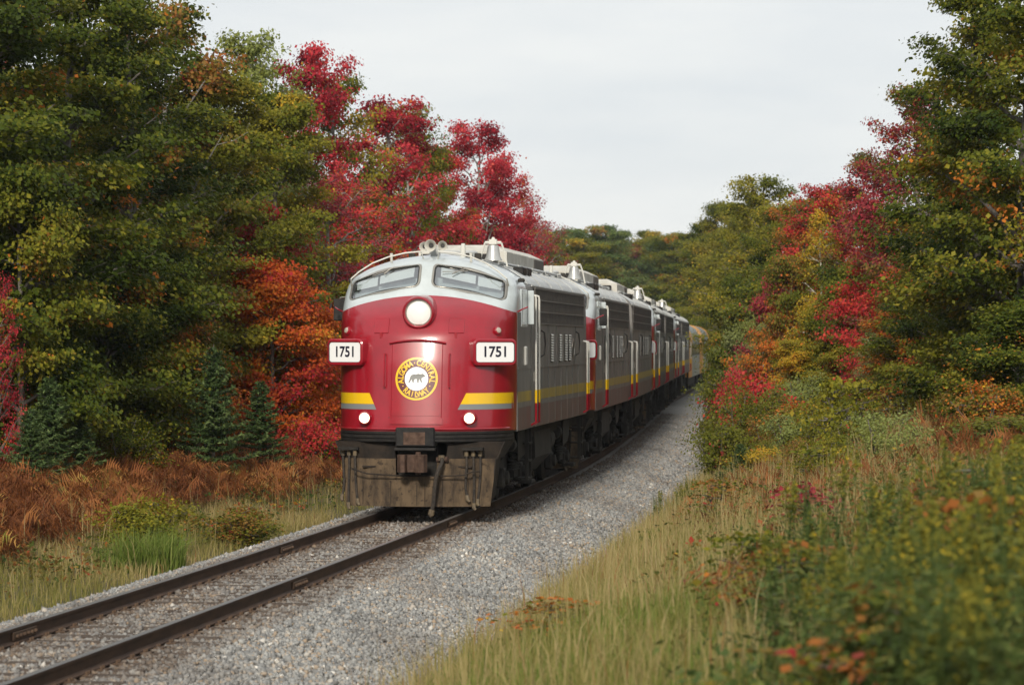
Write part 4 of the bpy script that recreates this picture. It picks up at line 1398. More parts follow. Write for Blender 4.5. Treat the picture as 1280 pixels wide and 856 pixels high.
PROTO = dict(
    big1=make_tree(11, 11, 3.3, .08, 46, 7, 6, 36, .100, rise=.5, trunk_r=.17, spread=.215, flat=.36, top=.5),
    big2=make_tree(12, 11, 3.1, .08, 44, 7, 6, 36, .098, rise=.55, trunk_r=.16, spread=.215, flat=.38, top=.55),
    tall=make_tree(13, 12, 2.6, .10, 42, 6, 6, 36, .095, rise=.7, trunk_r=.15, top=.5, spread=.21, flat=.42),
    open1=make_tree(14, 11, 2.9, .14, 40, 7, 4, 27, .105, rise=.85, trunk_r=.13, spread=.20, flat=.5, top=.42),
    open2=make_tree(15, 11, 2.7, .16, 36, 7, 4, 27, .105, rise=.95, trunk_r=.12, spread=.20, flat=.5, top=.40),
    twig=make_tree(16, 9, 2.5, .15, 34, 8, 3, 12, .10, rise=.95, trunk_r=.11, spread=.22, top=.42),
    small1=make_tree(17, 5.5, 2.2, .10, 26, 6, 6, 32, .09, rise=.35, trunk_r=.07, spread=.20, flat=.40, top=.5),
    small2=make_tree(18, 5, 2.0, .06, 26, 6, 6, 32, .088, rise=.5, trunk_r=.06, spread=.21, flat=.5, top=.5),
    birch=make_tree(19, 7.5, 1.2, .38, 22, 4, 4, 20, .085, rise=.6, trunk_r=.06, spread=.18),
    shrub1=make_tree(20, 2.1, .70, .05, 45, 4, 5, 15, .060, rise=.8, trunk_r=.02, spread=.13, stems=9, flat=.8),
    shrub2=make_tree(21, 1.7, .55, .05, 42, 3, 4, 15, .070, rise=.8, trunk_r=.016, spread=.12, stems=9, flat=.8),
    sapling=make_tree(22, 1.6, .55, .25, 12, 3, 3, 7, .085, rise=.7, trunk_r=.012, spread=.10, flat=.6),
    spruce1=make_spruce(31, 3.0, 1.15), spruce2=make_spruce(32, 3.0, 1.0))

def tree(proto, px, ytop, Y, material, name, label, group=None, w=None, cat='tree', bark='bark', H=None, X=None, lift=-.08, rz=None):
    p = PROTO[proto]
    x = px2x(px, Y) if X is None else X
    z0 = float(ground_z(x, Y)) + lift
    if H is None: H = CAMZ + (428 - ytop) / FPX * Y - z0
    r = empty(name, (x, Y, z0), random.uniform(0, 6.28) if rz is None else rz)
    sz = H / p['H']; sx = (w / (p['R'] * (1.7 if proto.startswith('shrub') else 1))) if w else sz
    r.scale = (sx, sx, sz)
    for nm, mt in (('trunk', bark), ('crown', material)):
        me = p[nm]
        if not me.materials: me.materials.append(None)
        o = link(bpy.data.objects.new(nm if nm == 'trunk' or 'spruce' not in proto else 'crown', me), r)
        o.material_slots[0].link = 'OBJECT'
        o.material_slots[0].material = MATS[mt]
    tag(r, label, cat, group)
    return r

# ---- wood on the fern-bank side of the track
WL = 'wood behind the fern bank'
for px, yt_, Y, pr, m_, w, lab in [
    (-30, -90, 60, 'big1', 'leaf_dark', 3.5, 'very tall dark green maple at the end of the wood behind the fern bank'),
    (85, -60, 66, 'big2', 'leaf_dark', 3.3, 'broad dark green maple with a few orange sprays, behind the young spruces'),
    (150, 0, 71, 'tall', 'leaf_green', 2.7, 'tall green maple beside the broad dark maple'),
    (215, 5, 76, 'open1', 'leaf_rustgreen', 2.7, 'rust tinged maple with a sparse brown top, behind the fern bank'),
    (262, 95, 77, 'big2', 'leaf_olive', 2.8, 'olive green tree beside the rust tinged maple'),
    (305, 45, 88, 'open2', 'leaf_pale', 2.3, 'slender pale green tree rising above the olive trees'),
    (345, 120, 84, 'big1', 'leaf_olive', 2.7, 'yellowish olive tree with drooping leaves above the orange maple'),
    (385, 62, 103, 'open1', 'leaf_red', 2.5, 'crimson topped maple rising behind the olive trees'),
    (425, 95, 106, 'open2', 'leaf_olive', 2.5, 'olive green tree between two crimson maples'),
    (410, 215, 90, 'twig', 'leaf_maroon', 2.5, 'half bare twiggy maple with thin rust red leaves beside the locomotive cab'),
    (455, 230, 96, 'twig', 'leaf_redmix', 2.4, 'half bare grey twigged tree with scattered red leaves over the cab roof'),
    (480, 125, 113, 'open1', 'leaf_red', 3.0, 'bright crimson maple above the locomotive roof'),
    (505, 135, 122, 'open2', 'leaf_olive', 2.4, 'greenish tree half hidden among the crimson maples'),
    (545, 185, 128, 'big2', 'leaf_redmix', 2.8, 'red maple mottled with green among the crimson maples'),
    (603, 155, 140, 'open1', 'leaf_red', 3.0, 'bright red maple with bare forked limbs against the sky'),
    (635, 205, 150, 'open2', 'leaf_red', 2.4, 'crimson maple at the outer edge of the red trees'),
    (655, 245, 178, 'twig', 'leaf_maroon', 2.6, 'dull maroon tree at the far end of the red trees'),
    (680, 275, 205, 'twig', 'leaf_maroon', 2.8, 'thin greyish maroon tree beyond the red trees'),
]:
    tree(pr, px, yt_, Y, m_, 'maple_tree' if 'maple' in lab else 'leafy_tree', lab, WL, w, bark='bark_pale' if pr in ('twig', 'open1', 'open2') else 'bark')
# understorey
for px, yt_, Y, pr, m_, w, lab in [
    (25, 215, 58, 'small1', 'leaf_green', 2.0, 'low green maple filling the gap behind the small spruces'),
    (-8, 335, 55, 'twig', 'leaf_red', .6, 'small crimson leaved sapling tree at the edge of the dark maple'),
    (130, 290, 64, 'small2', 'leaf_dark', 1.9, 'low dark green understorey tree in front of the broad dark maple'),
    (190, 330, 66, 'small1', 'leaf_dark', 1.7, 'shadowed green understorey tree behind the largest spruce'),
    (232, 385, 69, 'small2', 'leaf_orangegreen', 1.3, 'small orange and green maple to one side of the largest spruce'),
    (345, 325, 76, 'small1', 'leaf_orange', 1.9, 'flaming orange maple over the fern bank'),
    (300, 345, 79, 'small1', 'leaf_orangegreen', 1.7, 'yellow orange understorey maple behind the largest spruce'),
    (390, 365, 78, 'small2', 'leaf_orange', 1.3, 'small red orange maple beside the locomotive nose'),
    (330, 260, 84, 'small2', 'leaf_redmix', 1.7, 'dark red understorey maple above the flaming orange one'),
    (425, 330, 92, 'small1', 'leaf_redmix', 1.9, 'red leaved understorey maple behind the locomotive cab'),
    (470, 300, 104, 'small2', 'leaf_orangegreen', 2.0, 'rusty green understorey tree behind the locomotive roof'),
    (560, 280, 125, 'small1', 'leaf_redmix', 2.4, 'low red maple behind the train roofs'),
    (630, 290, 150, 'small2', 'leaf_red', 2.6, 'low crimson maple showing over the second locomotive'),
]:
    tree(pr, px, yt_, Y, m_, 'understorey_maple' if 'maple' in lab else 'understorey_tree', lab, 'understorey of the ' + WL, w)
for px, yt_, Y, w, pr, lab in [
    (267, 430, 64, 1.05, 'spruce1', 'largest young spruce, standing in front of the orange maples'),
    (62, 470, 56, .8, 'spruce2', 'young spruce with a thin upright tip among the ferns'),
    (38, 508, 54, .75, 'spruce1', 'small bushy spruce beside the thin tipped spruce'),
    (100, 512, 57, .7, 'spruce1', 'low wide spruce next to the small shrubs under the broad dark maple'),
    (190, 455, 66, .95, 'spruce2', 'shaded spruce standing behind the largest young spruce'),
    (325, 475, 68, .9, 'spruce2', 'pale young spruce under the flaming orange maple'),
]:
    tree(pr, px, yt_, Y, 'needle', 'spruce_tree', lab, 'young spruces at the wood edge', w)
TONE = dict(leaf_dark='dark green', leaf_green='green', leaf_olive='olive', leaf_maroon='maroon', leaf_orangegreen='rusty orange', leaf_hazed='haze pale green')
for Y in np.arange(50, 215, 6.5):
    for dd in (-15.5, -20):
        x = float(TX(Y)) + dd + random.uniform(-1, 1)
        tree(random.choice(['big1', 'big2', 'tall']), 0, 0, float(Y) + random.uniform(-1.5, 1.5), (mm_ := random.choice(['leaf_dark', 'leaf_dark', 'leaf_green', 'leaf_olive', 'leaf_maroon'])), 'leafy_tree', TONE[mm_] + ' tree standing deep in the wood behind the fern bank', 'trees deep in the ' + WL, random.uniform(2.8, 3.5), H=random.uniform(8.5, 9.8) if dd > -18 else random.uniform(9.5, 10.8), X=x)

# ---- wood on the far bank (the side the photographer stands on)
WR = 'wood on the ballast-shoulder side of the track'
for px, yt_, Y, pr, m_, w, lab in [
    (1228, -25, 72, 'tall', 'leaf_green', 2.3, 'upright green maple rising beside the tall dark maple'),
    (975, 262, 128, 'tall', 'leaf_olive', 2.3, 'upright yellow green maple against the rounded olive maple'),
    (1015, 250, 118, 'big1', 'leaf_olive', 2.4, 'yellow green maple behind the salmon orange one'),
    (1055, 240, 108, 'open2', 'leaf_orangegreen', 2.2, 'orange tinged maple between the birch and the dark crimson maple'),
    (878, 282, 236, 'big1', 'leaf_green', 4.0, 'broad green maple just behind the end of the coaches'),
    (930, 262, 215, 'big1', 'leaf_olive', 3.6, 'broad yellow green maple behind the rounded olive maple'),
    (1285, -90, 62, 'big2', 'leaf_green', 3.0, 'tall dark green maple with a few red leaves at the end of the wood'),
    (1215, 205, 66, 'big2', 'leaf_green', 2.0, 'green tree with bare twigs, next to the tall dark maple'),
    (1175, 250, 74, 'tall', 'leaf_olive', 1.9, 'yellowish green tree below the maroon topped maple'),
    (1140, 110, 84, 'open2', 'leaf_maroon', 2.0, 'maroon topped maple with ragged sparse crown against the sky'),
    (1190, 160, 86, 'open1', 'leaf_rustgreen', 2.2, 'rusty green maple behind the maroon topped one'),
    (1088, 190, 96, 'open1', 'leaf_maroon', 2.1, 'dark crimson maple stepping down from the maroon topped one'),
    (1105, 265, 87, 'small1', 'leaf_redmix', 2.0, 'salmon red maple in front of the dark crimson one'),
    (1035, 232, 106, 'open2', 'leaf_redmix', 2.1, 'orange red maple beside the white stemmed birch'),
    (1005, 255, 112, 'open1', 'leaf_orangegreen', 2.0, 'salmon orange maple behind the birch'),
    (958, 222, 136, 'open1', 'leaf_olive', 3.0, 'rounded olive green maple standing highest among the green trees near the train end'),
    (992, 262, 122, 'big1', 'leaf_green', 2.6, 'green maple between the rounded olive maple and the orange trees'),
    (945, 250, 160, 'big1', 'leaf_olive', 2.3, 'light green maple leaning over the rear locomotives'),
    (905, 255, 228, 'big2', 'leaf_olive', 4.2, 'green maple above the yellow ended coaches'),
    (850, 295, 285, 'big1', 'leaf_green', 4.6, 'dusty green maple behind the yellow ended coaches'),
]:
    tree(pr, px, yt_, Y, m_, 'maple_tree' if 'maple' in lab else 'leafy_tree', lab, WR, w)
for px, yt_, Y, pr, m_, w, lab in [
    (985, 320, 98, 'small1', 'leaf_orangegreen', 1.6, 'orange understorey maple beside the birch stem'),
    (975, 345, 102, 'small2', 'leaf_maroon', 1.5, 'deep maroon understorey maple behind the orange one'),
    (1025, 375, 94, 'small2', 'leaf_yellow', 1.4, 'bright yellow understorey maple at the foot of the birch'),
    (1000, 425, 92, 'small1', 'leaf_yellow', 1.2, 'low golden maple in front of the bright yellow one'),
    (1060, 330, 92, 'small2', 'leaf_green', 1.6, 'green understorey tree between the yellow and the salmon red maples'),
    (1055, 420, 86, 'small1', 'leaf_olive', 1.3, 'low light green tree behind the thin white saplings'),
    (1140, 370, 78, 'small1', 'leaf_orangegreen', 1.6, 'rusty orange and green understorey maple'),
    (1125, 340, 82, 'small2', 'leaf_redmix', 1.5, 'scarlet sprayed understorey maple above the rusty one'),
    (1165, 420, 72, 'small2', 'leaf_orange', 1.2, 'dark orange red low maple by the fern slope'),
    (1225, 330, 64, 'small1', 'leaf_green', 1.6, 'dense green understorey tree under the bare twigged one'),
    (1270, 380, 58, 'small2', 'leaf_dark', 1.6, 'dark green understorey tree under the tall dark maple'),
    (1195, 455, 66, 'small1', 'leaf_olive', 1.3, 'low yellow green tree at the foot of the dense green one'),
    (1240, 470, 58, 'small2', 'leaf_green', 1.1, 'low green bush-like tree next to the fern slope'),
    (928, 385, 112, 'small2', 'leaf_pale', 1.3, 'pale grey green young aspen near the rear locomotives'),
    (955, 395, 106, 'small1', 'leaf_pale', 1.3, 'pale young aspen beside the other pale one'),
    (925, 345, 135, 'small1', 'leaf_green', 1.7, 'low green tree overhanging the coaches'),
    (945, 355, 112, 'small2', 'leaf_dark', 1.9, 'dark green understorey tree below the rounded olive maple'),
]:
    tree(pr, px, yt_, Y, m_, 'understorey_maple' if 'maple' in lab else 'understorey_tree', lab, 'understorey of the ' + WR, w)
for px, yt_, Y, m_, H_, w, lab in [
    (1024, 265, 97, 'leaf_yellow', None, .8, 'white stemmed birch with thin yellow leaves'),
    (1092, 405, 80, 'leaf_pale', None, .55, 'thin white sapling, tallest of the three beside the grassy gap'),
    (1101, 425, 79, 'leaf_pale', None, .5, 'thin white sapling leaning out beside the grassy gap'),
    (1085, 440, 81, 'leaf_redmix', None, .5, 'thin white sapling with a few red leaves beside the grassy gap'),
    (952, 405, 101, 'leaf_pale', None, .6, 'slim pale sapling among the shrubs by the train end'),
]:
    tree('birch', px, yt_, Y, m_, 'birch_tree', lab, 'slender white stemmed birches', w, bark='bark_birch')
for Y in np.arange(58, 215, 7.0):
    for dd in (14, 19):
        x = float(TX(Y)) + dd * (1 if Y < 100 else .92) + random.uniform(-1, 1)
        tree(random.choice(['big1', 'big2', 'tall']), 0, 0, float(Y), (mm_ := random.choice(['leaf_dark', 'leaf_green', 'leaf_olive', 'leaf_green', 'leaf_orangegreen'])), 'leafy_tree', TONE[mm_] + ' tree standing deep in the wood behind the birch and maroon maples', 'trees deep in the ' + WR, random.uniform(2.6, 3.3), H=random.uniform(5.6, 6.6), X=x)
# ---- trees closing the view beyond the train, and unseen ones added for reflections
for k in range(46):
    Y = random.uniform(245, 370); px = random.uniform(600, 900)
    if abs(px2x(px, Y) - float(TX(Y))) < 5.5: Y = 330.0
    tree(random.choice(['big1', 'big2']), px, random.uniform(278, 335), Y, (mm_ := random.choice(['leaf_hazed', 'leaf_hazed', 'leaf_hazed', 'leaf_olive', 'leaf_maroon'])), 'distant_tree', TONE[mm_] + ' distant tree closing the view beyond the end of the train', 'distant trees beyond the train', random.uniform(4, 5.2))
for Y in np.arange(-46, 44, 9.0):
    for dd in (-11.5, 19.5):
        tree(random.choice(['big1', 'big2']), 0, 0, float(Y), (mm_ := random.choice(['leaf_dark', 'leaf_green', 'leaf_olive', 'leaf_maroon'])), 'leafy_tree', TONE[mm_] + ' unseen tree added beside the near track for reflections', 'unseen trees added beside the near track', 3.3, H=random.uniform(9.5, 11.5), X=float(TX(Y)) + dd + random.uniform(-.8, .8))

# ---- shrubs beside the ballast shoulder
for px, yt_, Y, pr, m_, w, lab in [
    (912, 470, 84, 'shrub1', 'leaf_shrub', 1.0, 'olive willow shrub at the ballast edge beside the coaches'),
    (920, 488, 76, 'shrub1', 'leaf_shrub', .95, 'rounded olive shrub in front of the willow'),
    (945, 470, 82, 'shrub2', 'leaf_redmix', 1.0, 'shrub with scarlet leaves among the olive willows'),
    (918, 462, 90, 'shrub2', 'leaf_red', .6, 'small vivid scarlet bush behind the olive willows'),
    (965, 485, 80, 'shrub1', 'leaf_shrub', 1.1, 'greyish olive shrub beside the scarlet leaved one'),
    (990, 505, 74, 'shrub2', 'leaf_orangegreen', .9, 'yellow and orange leaved shrub in front of the greyish one'),
    (1000, 470, 86, 'shrub1', 'leaf_pale', 1.2, 'pale grey green shrub in front of the golden maple'),
    (1040, 490, 84, 'shrub1', 'leaf_shrub', 1.1, 'olive shrub beside the grassy gap'),
    (905, 525, 70, 'shrub2', 'leaf_shrub', .7, 'low olive shrub hanging over the ballast shoulder'),
    (1125, 505, 70, 'shrub1', 'leaf_orangegreen', 1.0, 'rusty leaved shrub below the thin white saplings'),
    (1170, 520, 62, 'shrub2', 'leaf_green', .9, 'green shrub with grey stems at the wood edge'),
    (1220, 530, 52, 'shrub1', 'leaf_green', .9, 'dense green shrub above the goldenrod slope'),
    (1265, 520, 48, 'shrub2', 'leaf_shrub', .9, 'olive shrub above the goldenrod slope'),
    (955, 560, 62, 'shrub2', 'leaf_yellow', .7, 'yellow green leafy shrub between the two dwarf spruces'),
    (1040, 600, 50, 'shrub2', 'leaf_green', .6, 'low bright green bush behind the goldenrods'),
    (180, 622, 48.5, 'shrub2', 'leaf_olive', .75, 'yellow green bramble bush above the bright grass tuft'),
    (300, 635, 52, 'shrub2', 'leaf_rustgreen', .7, 'low bush with red and yellow leaves beside the rails'),
    (150, 520, 60, 'shrub1', 'leaf_green', .9, 'pale green bush under the dark understorey tree'),
    (395, 520, 72, 'shrub2', 'leaf_redmix', .8, 'small red leaved bush beside the locomotive'),
]:
    tree(pr, px, yt_, Y, m_, 'shrub', lab, 'shrubs along the track', w, cat='shrub')
sh_names = dict(leaf_shrub='olive', leaf_green='green', leaf_orangegreen='russet and green', leaf_olive='yellow green', leaf_rustgreen='rusty', leaf_pale='pale grey green')
for k in range(44):
    Y = random.uniform(44, 88); dd = random.uniform(5.6, 10.5) - (0 if Y < 66 else .8)
    m_ = random.choice(list(sh_names)); hh = random.uniform(.5, 1.25)
    r_ = random.random()
    tree('shrub1' if r_ < .35 else 'shrub2' if r_ < .8 else 'sapling', 0, 0, Y, m_, 'shrub', 'small ' + sh_names[m_] + ' bush growing among the bracken on the slope', 'small bushes on the slope', hh * random.uniform(.5, .75) if r_ < .8 else .5, cat='shrub', H=hh if r_ < .8 else hh * 1.5, X=float(TX(Y)) + dd)
for px, yt_, Y, w, lab in [(925, 553, 62, .45, 'dwarf spruce standing closest to the ballast shoulder'), (985, 582, 54, .50, 'dwarf spruce surrounded by yellow green leaves'), (900, 588, 60, .40, 'tiny dark spruce at the grass edge')]:
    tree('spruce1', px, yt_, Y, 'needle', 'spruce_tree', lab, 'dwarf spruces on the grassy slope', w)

# ------------------------------------------------------------------ ground cover (stuff)
def pts_in(n, y0, y1, d0, d1, mask=None, thr=.5, sc=.5):
    y = rng.uniform(y0, y1, n); d = rng.uniform(d0, d1, n); x = TX(y) + d
    if mask is not None:
        v = .5 + .25 * np.sin(x * sc * 2.1 + mask) * np.sin(y * sc * 1.3 + 2 * mask) + .25 * np.sin(x * sc * 4.7 + y * sc * 3.1 + mask * 3) 
        k = v + rng.normal(0, .10, n) > thr
        x, y, d = x[k], y[k], d[k]
    return x, y, ground_z(x, y), d

def blades(x, y, z, hmin, hmax, wd, lean, f, name, material, label, cat):
    n = len(x)
    h_ = rng.uniform(hmin, hmax, n); az = rng.uniform(0, 2 * np.pi, n); ln = np.abs(rng.normal(0, lean, n)) * h_
    dx, dy = np.cos(az), np.sin(az); w = wd * rng.uniform(.6, 1.3, n)
    a2 = rng.uniform(0, 2 * np.pi, n); sx, sy = np.cos(a2) * w, np.sin(a2) * w
    B = np.stack([x, y, z - .03], -1)
    Sd = np.stack([sx, sy, 0 * sx], -1)
    M_ = B + np.stack([dx * ln * .3, dy * ln * .3, h_ * .58], -1)
    T_ = B + np.stack([dx * ln, dy * ln, h_ * (1 - .25 * np.clip(ln / h_, 0, 1))], -1)
    V = np.stack([B - Sd, B + Sd, M_ - Sd * .8, M_ + Sd * .8, T_], 1).reshape(-1, 3)
    o = (np.arange(n) * 5)[:, None, None]
    F = (np.array([[0, 1, 3], [0, 3, 2], [2, 3, 4]])[None] + o).reshape(-1, 3)
    ob = link(bpy.data.objects.new(name, np_mesh(name, V, F, f=np.repeat(np.clip(f, 0, 1), 3), material=material)))
    return tag(ob, label, cat, kind='stuff')

def cat4(*a): return [np.concatenate([q[i] for q in a]) for i in range(4)]
# straw coloured grass on the slope beside the ballast
x, y, z, d = cat4(pts_in(34000, 14, 40, 4.1, 10.5, 6.0, .25), pts_in(34000, 40, 66, 4.0, 9.0, 1.0, .32), pts_in(14000, 66, 100, 4.0, 10, 2.0, .36), pts_in(9000, 20, 80, 3.45, 4.8, 2.7, .55, 1.1))
edge = np.clip((d - 3.4) / 1.2, .35, 1)
ff = np.clip(.52 + .16 * np.sin(x * 1.7 + y * .6) + rng.normal(0, .2, len(x)) - .25 * np.clip((30 - y) / 8, 0, 1), 0, 1)
blades(x, y, z, .18, .62, .0045, .38, ff, 'dry_grass', 'grass_straw', 'tall straw coloured grass on the slope beside the ballast', 'grass')
x, y, z, d = cat4(pts_in(5200, 16, 60, 4.2, 8.5, 2.4, .45), pts_in(900, 40, 75, -5.5, -2.8, 1.4, .5))
blades(x, y, z, .45, .95, .0042, .22, np.clip(.72 + rng.normal(0, .18, len(x)), 0, 1), 'dry_grass', 'grass_straw', 'scattered tall dry grass stalks standing above the slope grass', 'grass')
x, y, z, d = cat4(pts_in(15000, 18, 30, 4.3, 8.6, 3.1, .3), pts_in(5000, 30, 45, 4.8, 7, 4.0, .55), pts_in(3000, 30, 60, 4.4, 6, 1.9, .6))
blades(x, y, z, .16, .46, .0055, .4, rng.beta(2, 2, len(x)), 'green_grass', 'grass_green', 'green grass at the foot of the slope beside the gravel', 'grass')
# grass on the fern-bank side
x, y, z, d = cat4(pts_in(20000, 28, 60, -4.9, -2.55), pts_in(9000, 55, 80, -6.0, -2.6), pts_in(5000, 30, 48, -6, -4.2, 3.0, .45))
blades(x, y, z, .10, .36, .005, .4, np.clip(.40 + .2 * np.sin(y * .55 + 1) + rng.normal(0, .2, len(x)), 0, 1), 'verge_grass', 'grass_straw', 'short olive and straw grass between the rails and the ferns', 'grass')
# bright tuft
def tuft(px, Y, n, rad, h0, h1, name, material, label):
    cx = px2x(px, Y)
    a = rng.uniform(0, 6.28, n); r = rad * np.sqrt(rng.random(n))
    x = cx + r * np.cos(a); y = Y + r * np.sin(a)
    o = blades(x, y, ground_z(x, y), h0, h1, .007, .55, rng.beta(2, 2, n), name, material, label, 'grass')
    del o['kind']
    return o
tuft(188, 46.5, 1100, .55, .45, .80, 'grass_tuft', 'grass_green', 'bright green tuft of long grass below the ferns')
tuft(150, 46.3, 450, .4, .25, .5, 'grass_tuft', 'grass_green', 'smaller bright green grass tuft beside the big one')

def fronds(x, y, z, smin, smax, f, name, material, label, lift=(.15, .6)):
    n = len(x); K = 10
    s_ = rng.uniform(smin, smax, n); az = rng.uniform(0, 2 * np.pi, n)
    dirh = np.stack([np.cos(az), np.sin(az), 0 * az], -1); side = np.stack([-np.sin(az), np.cos(az), 0 * az], -1)
    up = rng.uniform(*lift, n)
    B = np.stack([x, y, z + .02], -1) + np.array([0, 0, 1]) * (s_ * up)[:, None]
    t = np.linspace(.05, 1, K)
    arch = rng.uniform(.15, .7, n)
    tw = rng.normal(0, .9, n)
    R_ = B[:, None] + dirh[:, None] * (t[None, :, None] * (s_ * .75)[:, None, None]) + np.array([0, 0, 1]) * ((np.sin(t * 2.2)[None] * .55 - arch[:, None] * t[None] ** 2) * s_[:, None])[..., None]
    wdt = np.clip(1.05 - t, .05, 1) ** .8 * (.35 + .65 * np.clip(t * 4, 0, 1))
    Vs = []
    for sg in (-1, 1):
        sd_ = side * sg + np.array([0, 0, 1]) * (tw * sg)[:, None]
        tip = R_ + sd_[:, None] * (wdt[None, :, None] * (s_ * .38)[:, None, None]) + dirh[:, None] * (s_ * .08)[:, None, None] + rng.normal(0, .03, (n, K, 3)) - np.array([0, 0, 1]) * (wdt[None] * s_[:, None] * rng.uniform(.0, .22, (n, K)))[..., None]
        a = R_ - dirh[:, None] * (s_ * .026)[:, None, None]; b = R_ + dirh[:, None] * (s_ * .026)[:, None, None]
        Vs.append(np.stack([a, b, tip], 2))
    V = np.stack(Vs, 2).reshape(-1, 3)
    # stalk
    base = np.stack([x, y, z - .03], -1); p2 = R_[:, 3]
    SV = np.stack([base - side * .006, base + side * .006, p2], 1).reshape(-1, 3)
    F = np.concatenate([np.arange(len(V)).reshape(-1, 3), np.arange(len(SV)).reshape(-1, 3) + len(V)])
    fa = np.clip(f[:, None] + rng.normal(0, .07, (n, K * 2)), 0, 1).ravel()
    o = link(bpy.data.objects.new(name, np_mesh(name, np.concatenate([V, SV]), F, f=np.concatenate([fa, f * .5]), material=material)))
    return tag(o, label, 'ferns', kind='stuff')
x, y, z, d = cat4(pts_in(11000, 36, 62, -11, -4.7), pts_in(8000, 62, 92, -9.5, -4.2), pts_in(1500, 36, 50, -6, -4.4, 2.5, .5))
fronds(x, y, z, .25, .58, np.clip(.42 + .2 * np.sin(x * .9 + y * .5) + rng.normal(0, .24, len(x)), 0, 1), 'bracken', 'fern_rust', 'rust brown bracken covering the bank below the spruces')
x, y, z, d = cat4(pts_in(5200, 40, 66, 6.0, 10.5, 1.3, .52), pts_in(2600, 66, 90, 6.5, 11, 2.2, .55), pts_in(900, 46, 60, 4.8, 6.8, .4, .5), pts_in(900, 24, 40, 7, 11, 5.1, .6))
fronds(x, y, z, .22, .50, np.clip(.45 + rng.normal(0, .18, len(x)), 0, 1), 'bracken', 'fern_rust', 'rust brown bracken scattered over the slope below the maroon maples')

def herbs(x, y, z, hmin, hmax, per, leaf, f, name, material, label):
    n = len(x); idx = np.repeat(np.arange(n), per); m_ = len(idx)
    hh = rng.uniform(hmin, hmax, n)
    C = np.stack([x, y, z], -1)[idx] + np.stack([rng.normal(0, .09, m_), rng.normal(0, .09, m_), hh[idx] * rng.random(m_) ** .7], -1)
    N = unit(rng.normal(0, .6, (m_, 3)) + np.array([0, 0, .9])); D = unit(rng.normal(0, 1, (m_, 3)))
    L = leaf * rng.uniform(.6, 1.5, m_)
    V, F = leaf_arrays(C, N, D, L, L * rng.uniform(.4, .8, m_))
    o = link(bpy.data.objects.new(name, np_mesh(name, V, F, f=np.clip(f[idx] + rng.normal(0, .1, m_), 0, 1), material=material)))
    return tag(o, label, 'undergrowth', kind='stuff')
x, y, z, d = cat4(pts_in(5200, 30, 70, 5.8, 12, .7, .36), pts_in(3600, 70, 110, 4.6, 11, 1.7, .34), pts_in(500, 40, 62, 4.6, 6.4, 3.3, .58), pts_in(1500, 22, 40, 7, 12))
herbs(x, y, z, .12, .5, 13, .065, np.clip(.36 + .25 * np.sin(x * .8 + 1.2 * y) * .6 + rng.normal(0, .2, len(x)), 0, 1), 'undergrowth', 'herb_mix', 'mixed green and russet undergrowth on the slope beside the wood')
x, y, z, d = cat4(pts_in(1300, 36, 75, -5.6, -3.2, 1.9, .50), pts_in(900, 40, 70, -11, -5, 2.9, .6))
herbs(x, y, z, .1, .4, 12, .075, np.clip(.45 + rng.normal(0, .24, len(x)), 0, 1), 'undergrowth', 'herb_mix', 'russet and green undergrowth at the foot of the fern bank')

# ------------------------------------------------------------------ goldenrods and saplings in the near corner
def make_goldenrod(seed, H):
    g = np.random.default_rng(seed)
    segs = []; C, D, N, L, W, f = [], [], [], [], [], []
    PC, PD, PN = [], [], []
    for s_ in range(4):
        az = g.uniform(0, 6.28); ln = g.uniform(.03, .2); hh = H * g.uniform(.8, 1.05)
        q = np.linspace(0, 1, 6)
        pts = np.stack([np.cos(az) * ln * q ** 1.5 * hh + g.normal(0, .05), np.sin(az) * ln * q ** 1.5 * hh + g.normal(0, .05), q * hh], -1)
        segs.append((pts, np.linspace(.006, .003, 6)))
        for k in range(46):
            t = g.uniform(.12, .88); p = np.array([np.interp(t, q, pts[:, c]) for c in range(3)])
            a = g.uniform(0, 6.28); dv = np.array([math.cos(a), math.sin(a), g.uniform(-.25, .5)])
            l_ = .12 * (1.15 - .6 * t) * g.uniform(.8, 1.2)
            C.append(p + dv * l_ * .5); D.append(dv); N.append(np.array([0, 0, 1]) + g.normal(0, .35, 3)); L.append(l_); W.append(l_ * .24); f.append(g.beta(2, 2))
        for k in range(70):
            t = g.uniform(.80, 1.04); p = np.array([np.interp(min(t, 1), q, pts[:, c]) for c in range(3)]); p[2] += max(0, t - 1) * hh
            a = g.uniform(0, 6.28); r = .085 * (1.08 - t) / .28 * g.uniform(.2, 1)
            PC.append(p + np.array([math.cos(a) * r, math.sin(a) * r, .02 + r * .25])); PD.append(np.array([math.cos(a), math.sin(a), .5])); PN.append(g.normal(0, 1, 3))
    V, F = tubes(segs, 4)
    st = np_mesh('stem', V, F, f=np.full(len(F), .35), material='herb_green')
    V, F = leaf_arrays(np.array(C), unit(np.array(N)), unit(np.array(D)), np.array(L), np.array(W))
    lv = np_mesh('leaves', V, F, f=np.array(f), material='herb_green')
    n = len(PC)
    V, F = leaf_arrays(np.array(PC), unit(np.array(PN)), unit(np.array(PD)), g.uniform(.02, .04, n), g.uniform(.014, .024, n))
    pl = np_mesh('flower_plume', V, F, f=g.beta(1.6, 2.2, n), material='plume')
    
    return dict(stem=st, leaves=lv, flower_plume=pl)
GR = [make_goldenrod(50 + k, 1.0) for k in range(4)]
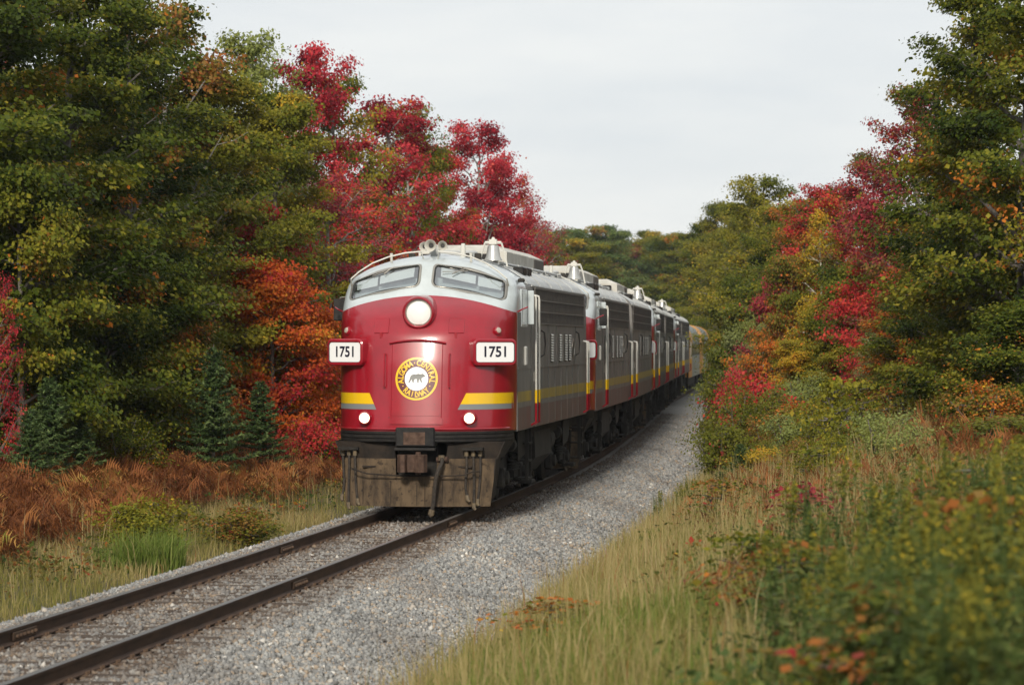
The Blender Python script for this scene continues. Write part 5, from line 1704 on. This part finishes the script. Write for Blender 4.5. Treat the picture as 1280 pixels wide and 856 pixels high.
def goldenrod(x, Y, H):
    r = empty('goldenrod', (x, Y, float(ground_z(x, Y)) - .03), random.uniform(0, 6.28)); r.scale = (H, H, H)
    p = random.choice(GR)
    fl = random.random() < .30
    for nm, me in p.items():
        if nm == 'flower_plume' and not fl: continue
        o = link(bpy.data.objects.new(nm, me), r)
        if nm != 'stem': o['kind'] = 'stuff'
    wh = 'on the near slope' if Y < 40 else 'at the edge of the gravel shoulder'
    tag(r, ('goldenrod plant with fading yellow plume ' if fl else 'leafy green goldenrod plant without a plume ') + wh, 'plant', 'goldenrods ' + wh)
for k in range(150):
    Y = random.uniform(11.5, 25)
    px = 1290 - 330 * random.random() ** 1.3 * min(1, (Y - 6) / 12)
    x = px2x(px, Y)
    goldenrod(x, Y, random.uniform(.75, 1.1))
for k in range(16):
    Y = random.uniform(52, 58); goldenrod(px2x(random.uniform(805, 875), Y), Y, random.uniform(.6, .85))
for px, Y, H_, m_, lab in [
    (985, 22, .85, 'leaf_rustgreen', 'taller sapling with russet leaves beside the goldenrods'),
    (945, 26, .8, 'leaf_green', 'slim green sapling beside the dry grass'),
    (1050, 15, .55, 'leaf_rustgreen', 'low rusty maple sapling in front of the goldenrods'),
    (1135, 14, .8, 'leaf_rustgreen', 'low russet maple sapling among the goldenrods'),
    (1240, 17, 1.0, 'leaf_rustgreen', 'rusty leaved sapling rising above the goldenrods'),
    (690, 29, .55, 'leaf_orangegreen', 'small sapling with orange leaves in the green grass'),
    (1010, 34, .8, 'leaf_maroon', 'sapling with dark red leaves behind the goldenrods'),
]:
    tree('sapling', px, 0, Y, m_, 'maple_sapling', lab, 'maple saplings on the near slope', .45, cat='sapling', H=H_)
x, y, z, d = cat4(pts_in(700, 14, 21, 8.6, 13.0, 1.1, .45), pts_in(500, 20, 32, 7.5, 10.5, 3.1, .55))
fronds(x, y, z, .28, .5, np.clip(.5 + rng.normal(0, .18, len(x)), 0, 1), 'bracken', 'fern_rust', 'blurred rust brown bracken between the near goldenrods')
x, y, z, d = pts_in(1900, 11, 24, 7.5, 15, 2.2, .3)
herbs(x, y, z, .15, .65, 12, .065, np.clip(.45 + rng.normal(0, .2, len(x)), 0, 1), 'undergrowth', 'herb_green', 'dark green leafy undergrowth around the near goldenrods')
# fallen grey stick
Y = 30; x = px2x(1232, Y); zz0 = float(ground_z(x, Y))
tag(MB().tube([(x - .35, Y, zz0 + .55), (x, Y + .05, zz0 + .56), (x + .45, Y - .05, zz0 + .50), (x + .9, Y - .1, zz0 + .1)], [.012, .02, .022, .03], 7).build('fallen_branch', 'stick_grey', smooth=True), 'grey fallen branch leaning above the goldenrods', 'branch')

# ------------------------------------------------------------------ haze
hz = MB().box(-120, 120, -60, 620, -6, 24)
hm = bpy.data.materials.new('haze_air'); hm.use_nodes = True
hn = hm.node_tree; hn.nodes.remove(hn.nodes['Principled BSDF'])
pv = hn.nodes.new('ShaderNodeVolumePrincipled')
pv.inputs['Color'].default_value = (.86, .92, 1.0, 1); pv.inputs['Density'].default_value = .00014; pv.inputs['Anisotropy'].default_value = .2
hn.links.new(pv.outputs[0], hn.nodes['Material Output'].inputs['Volume'])
MATS['haze_air'] = hm
tag(hz.build('haze', 'haze_air'), 'thin pale haze in the air over the railway', 'haze', kind='stuff')
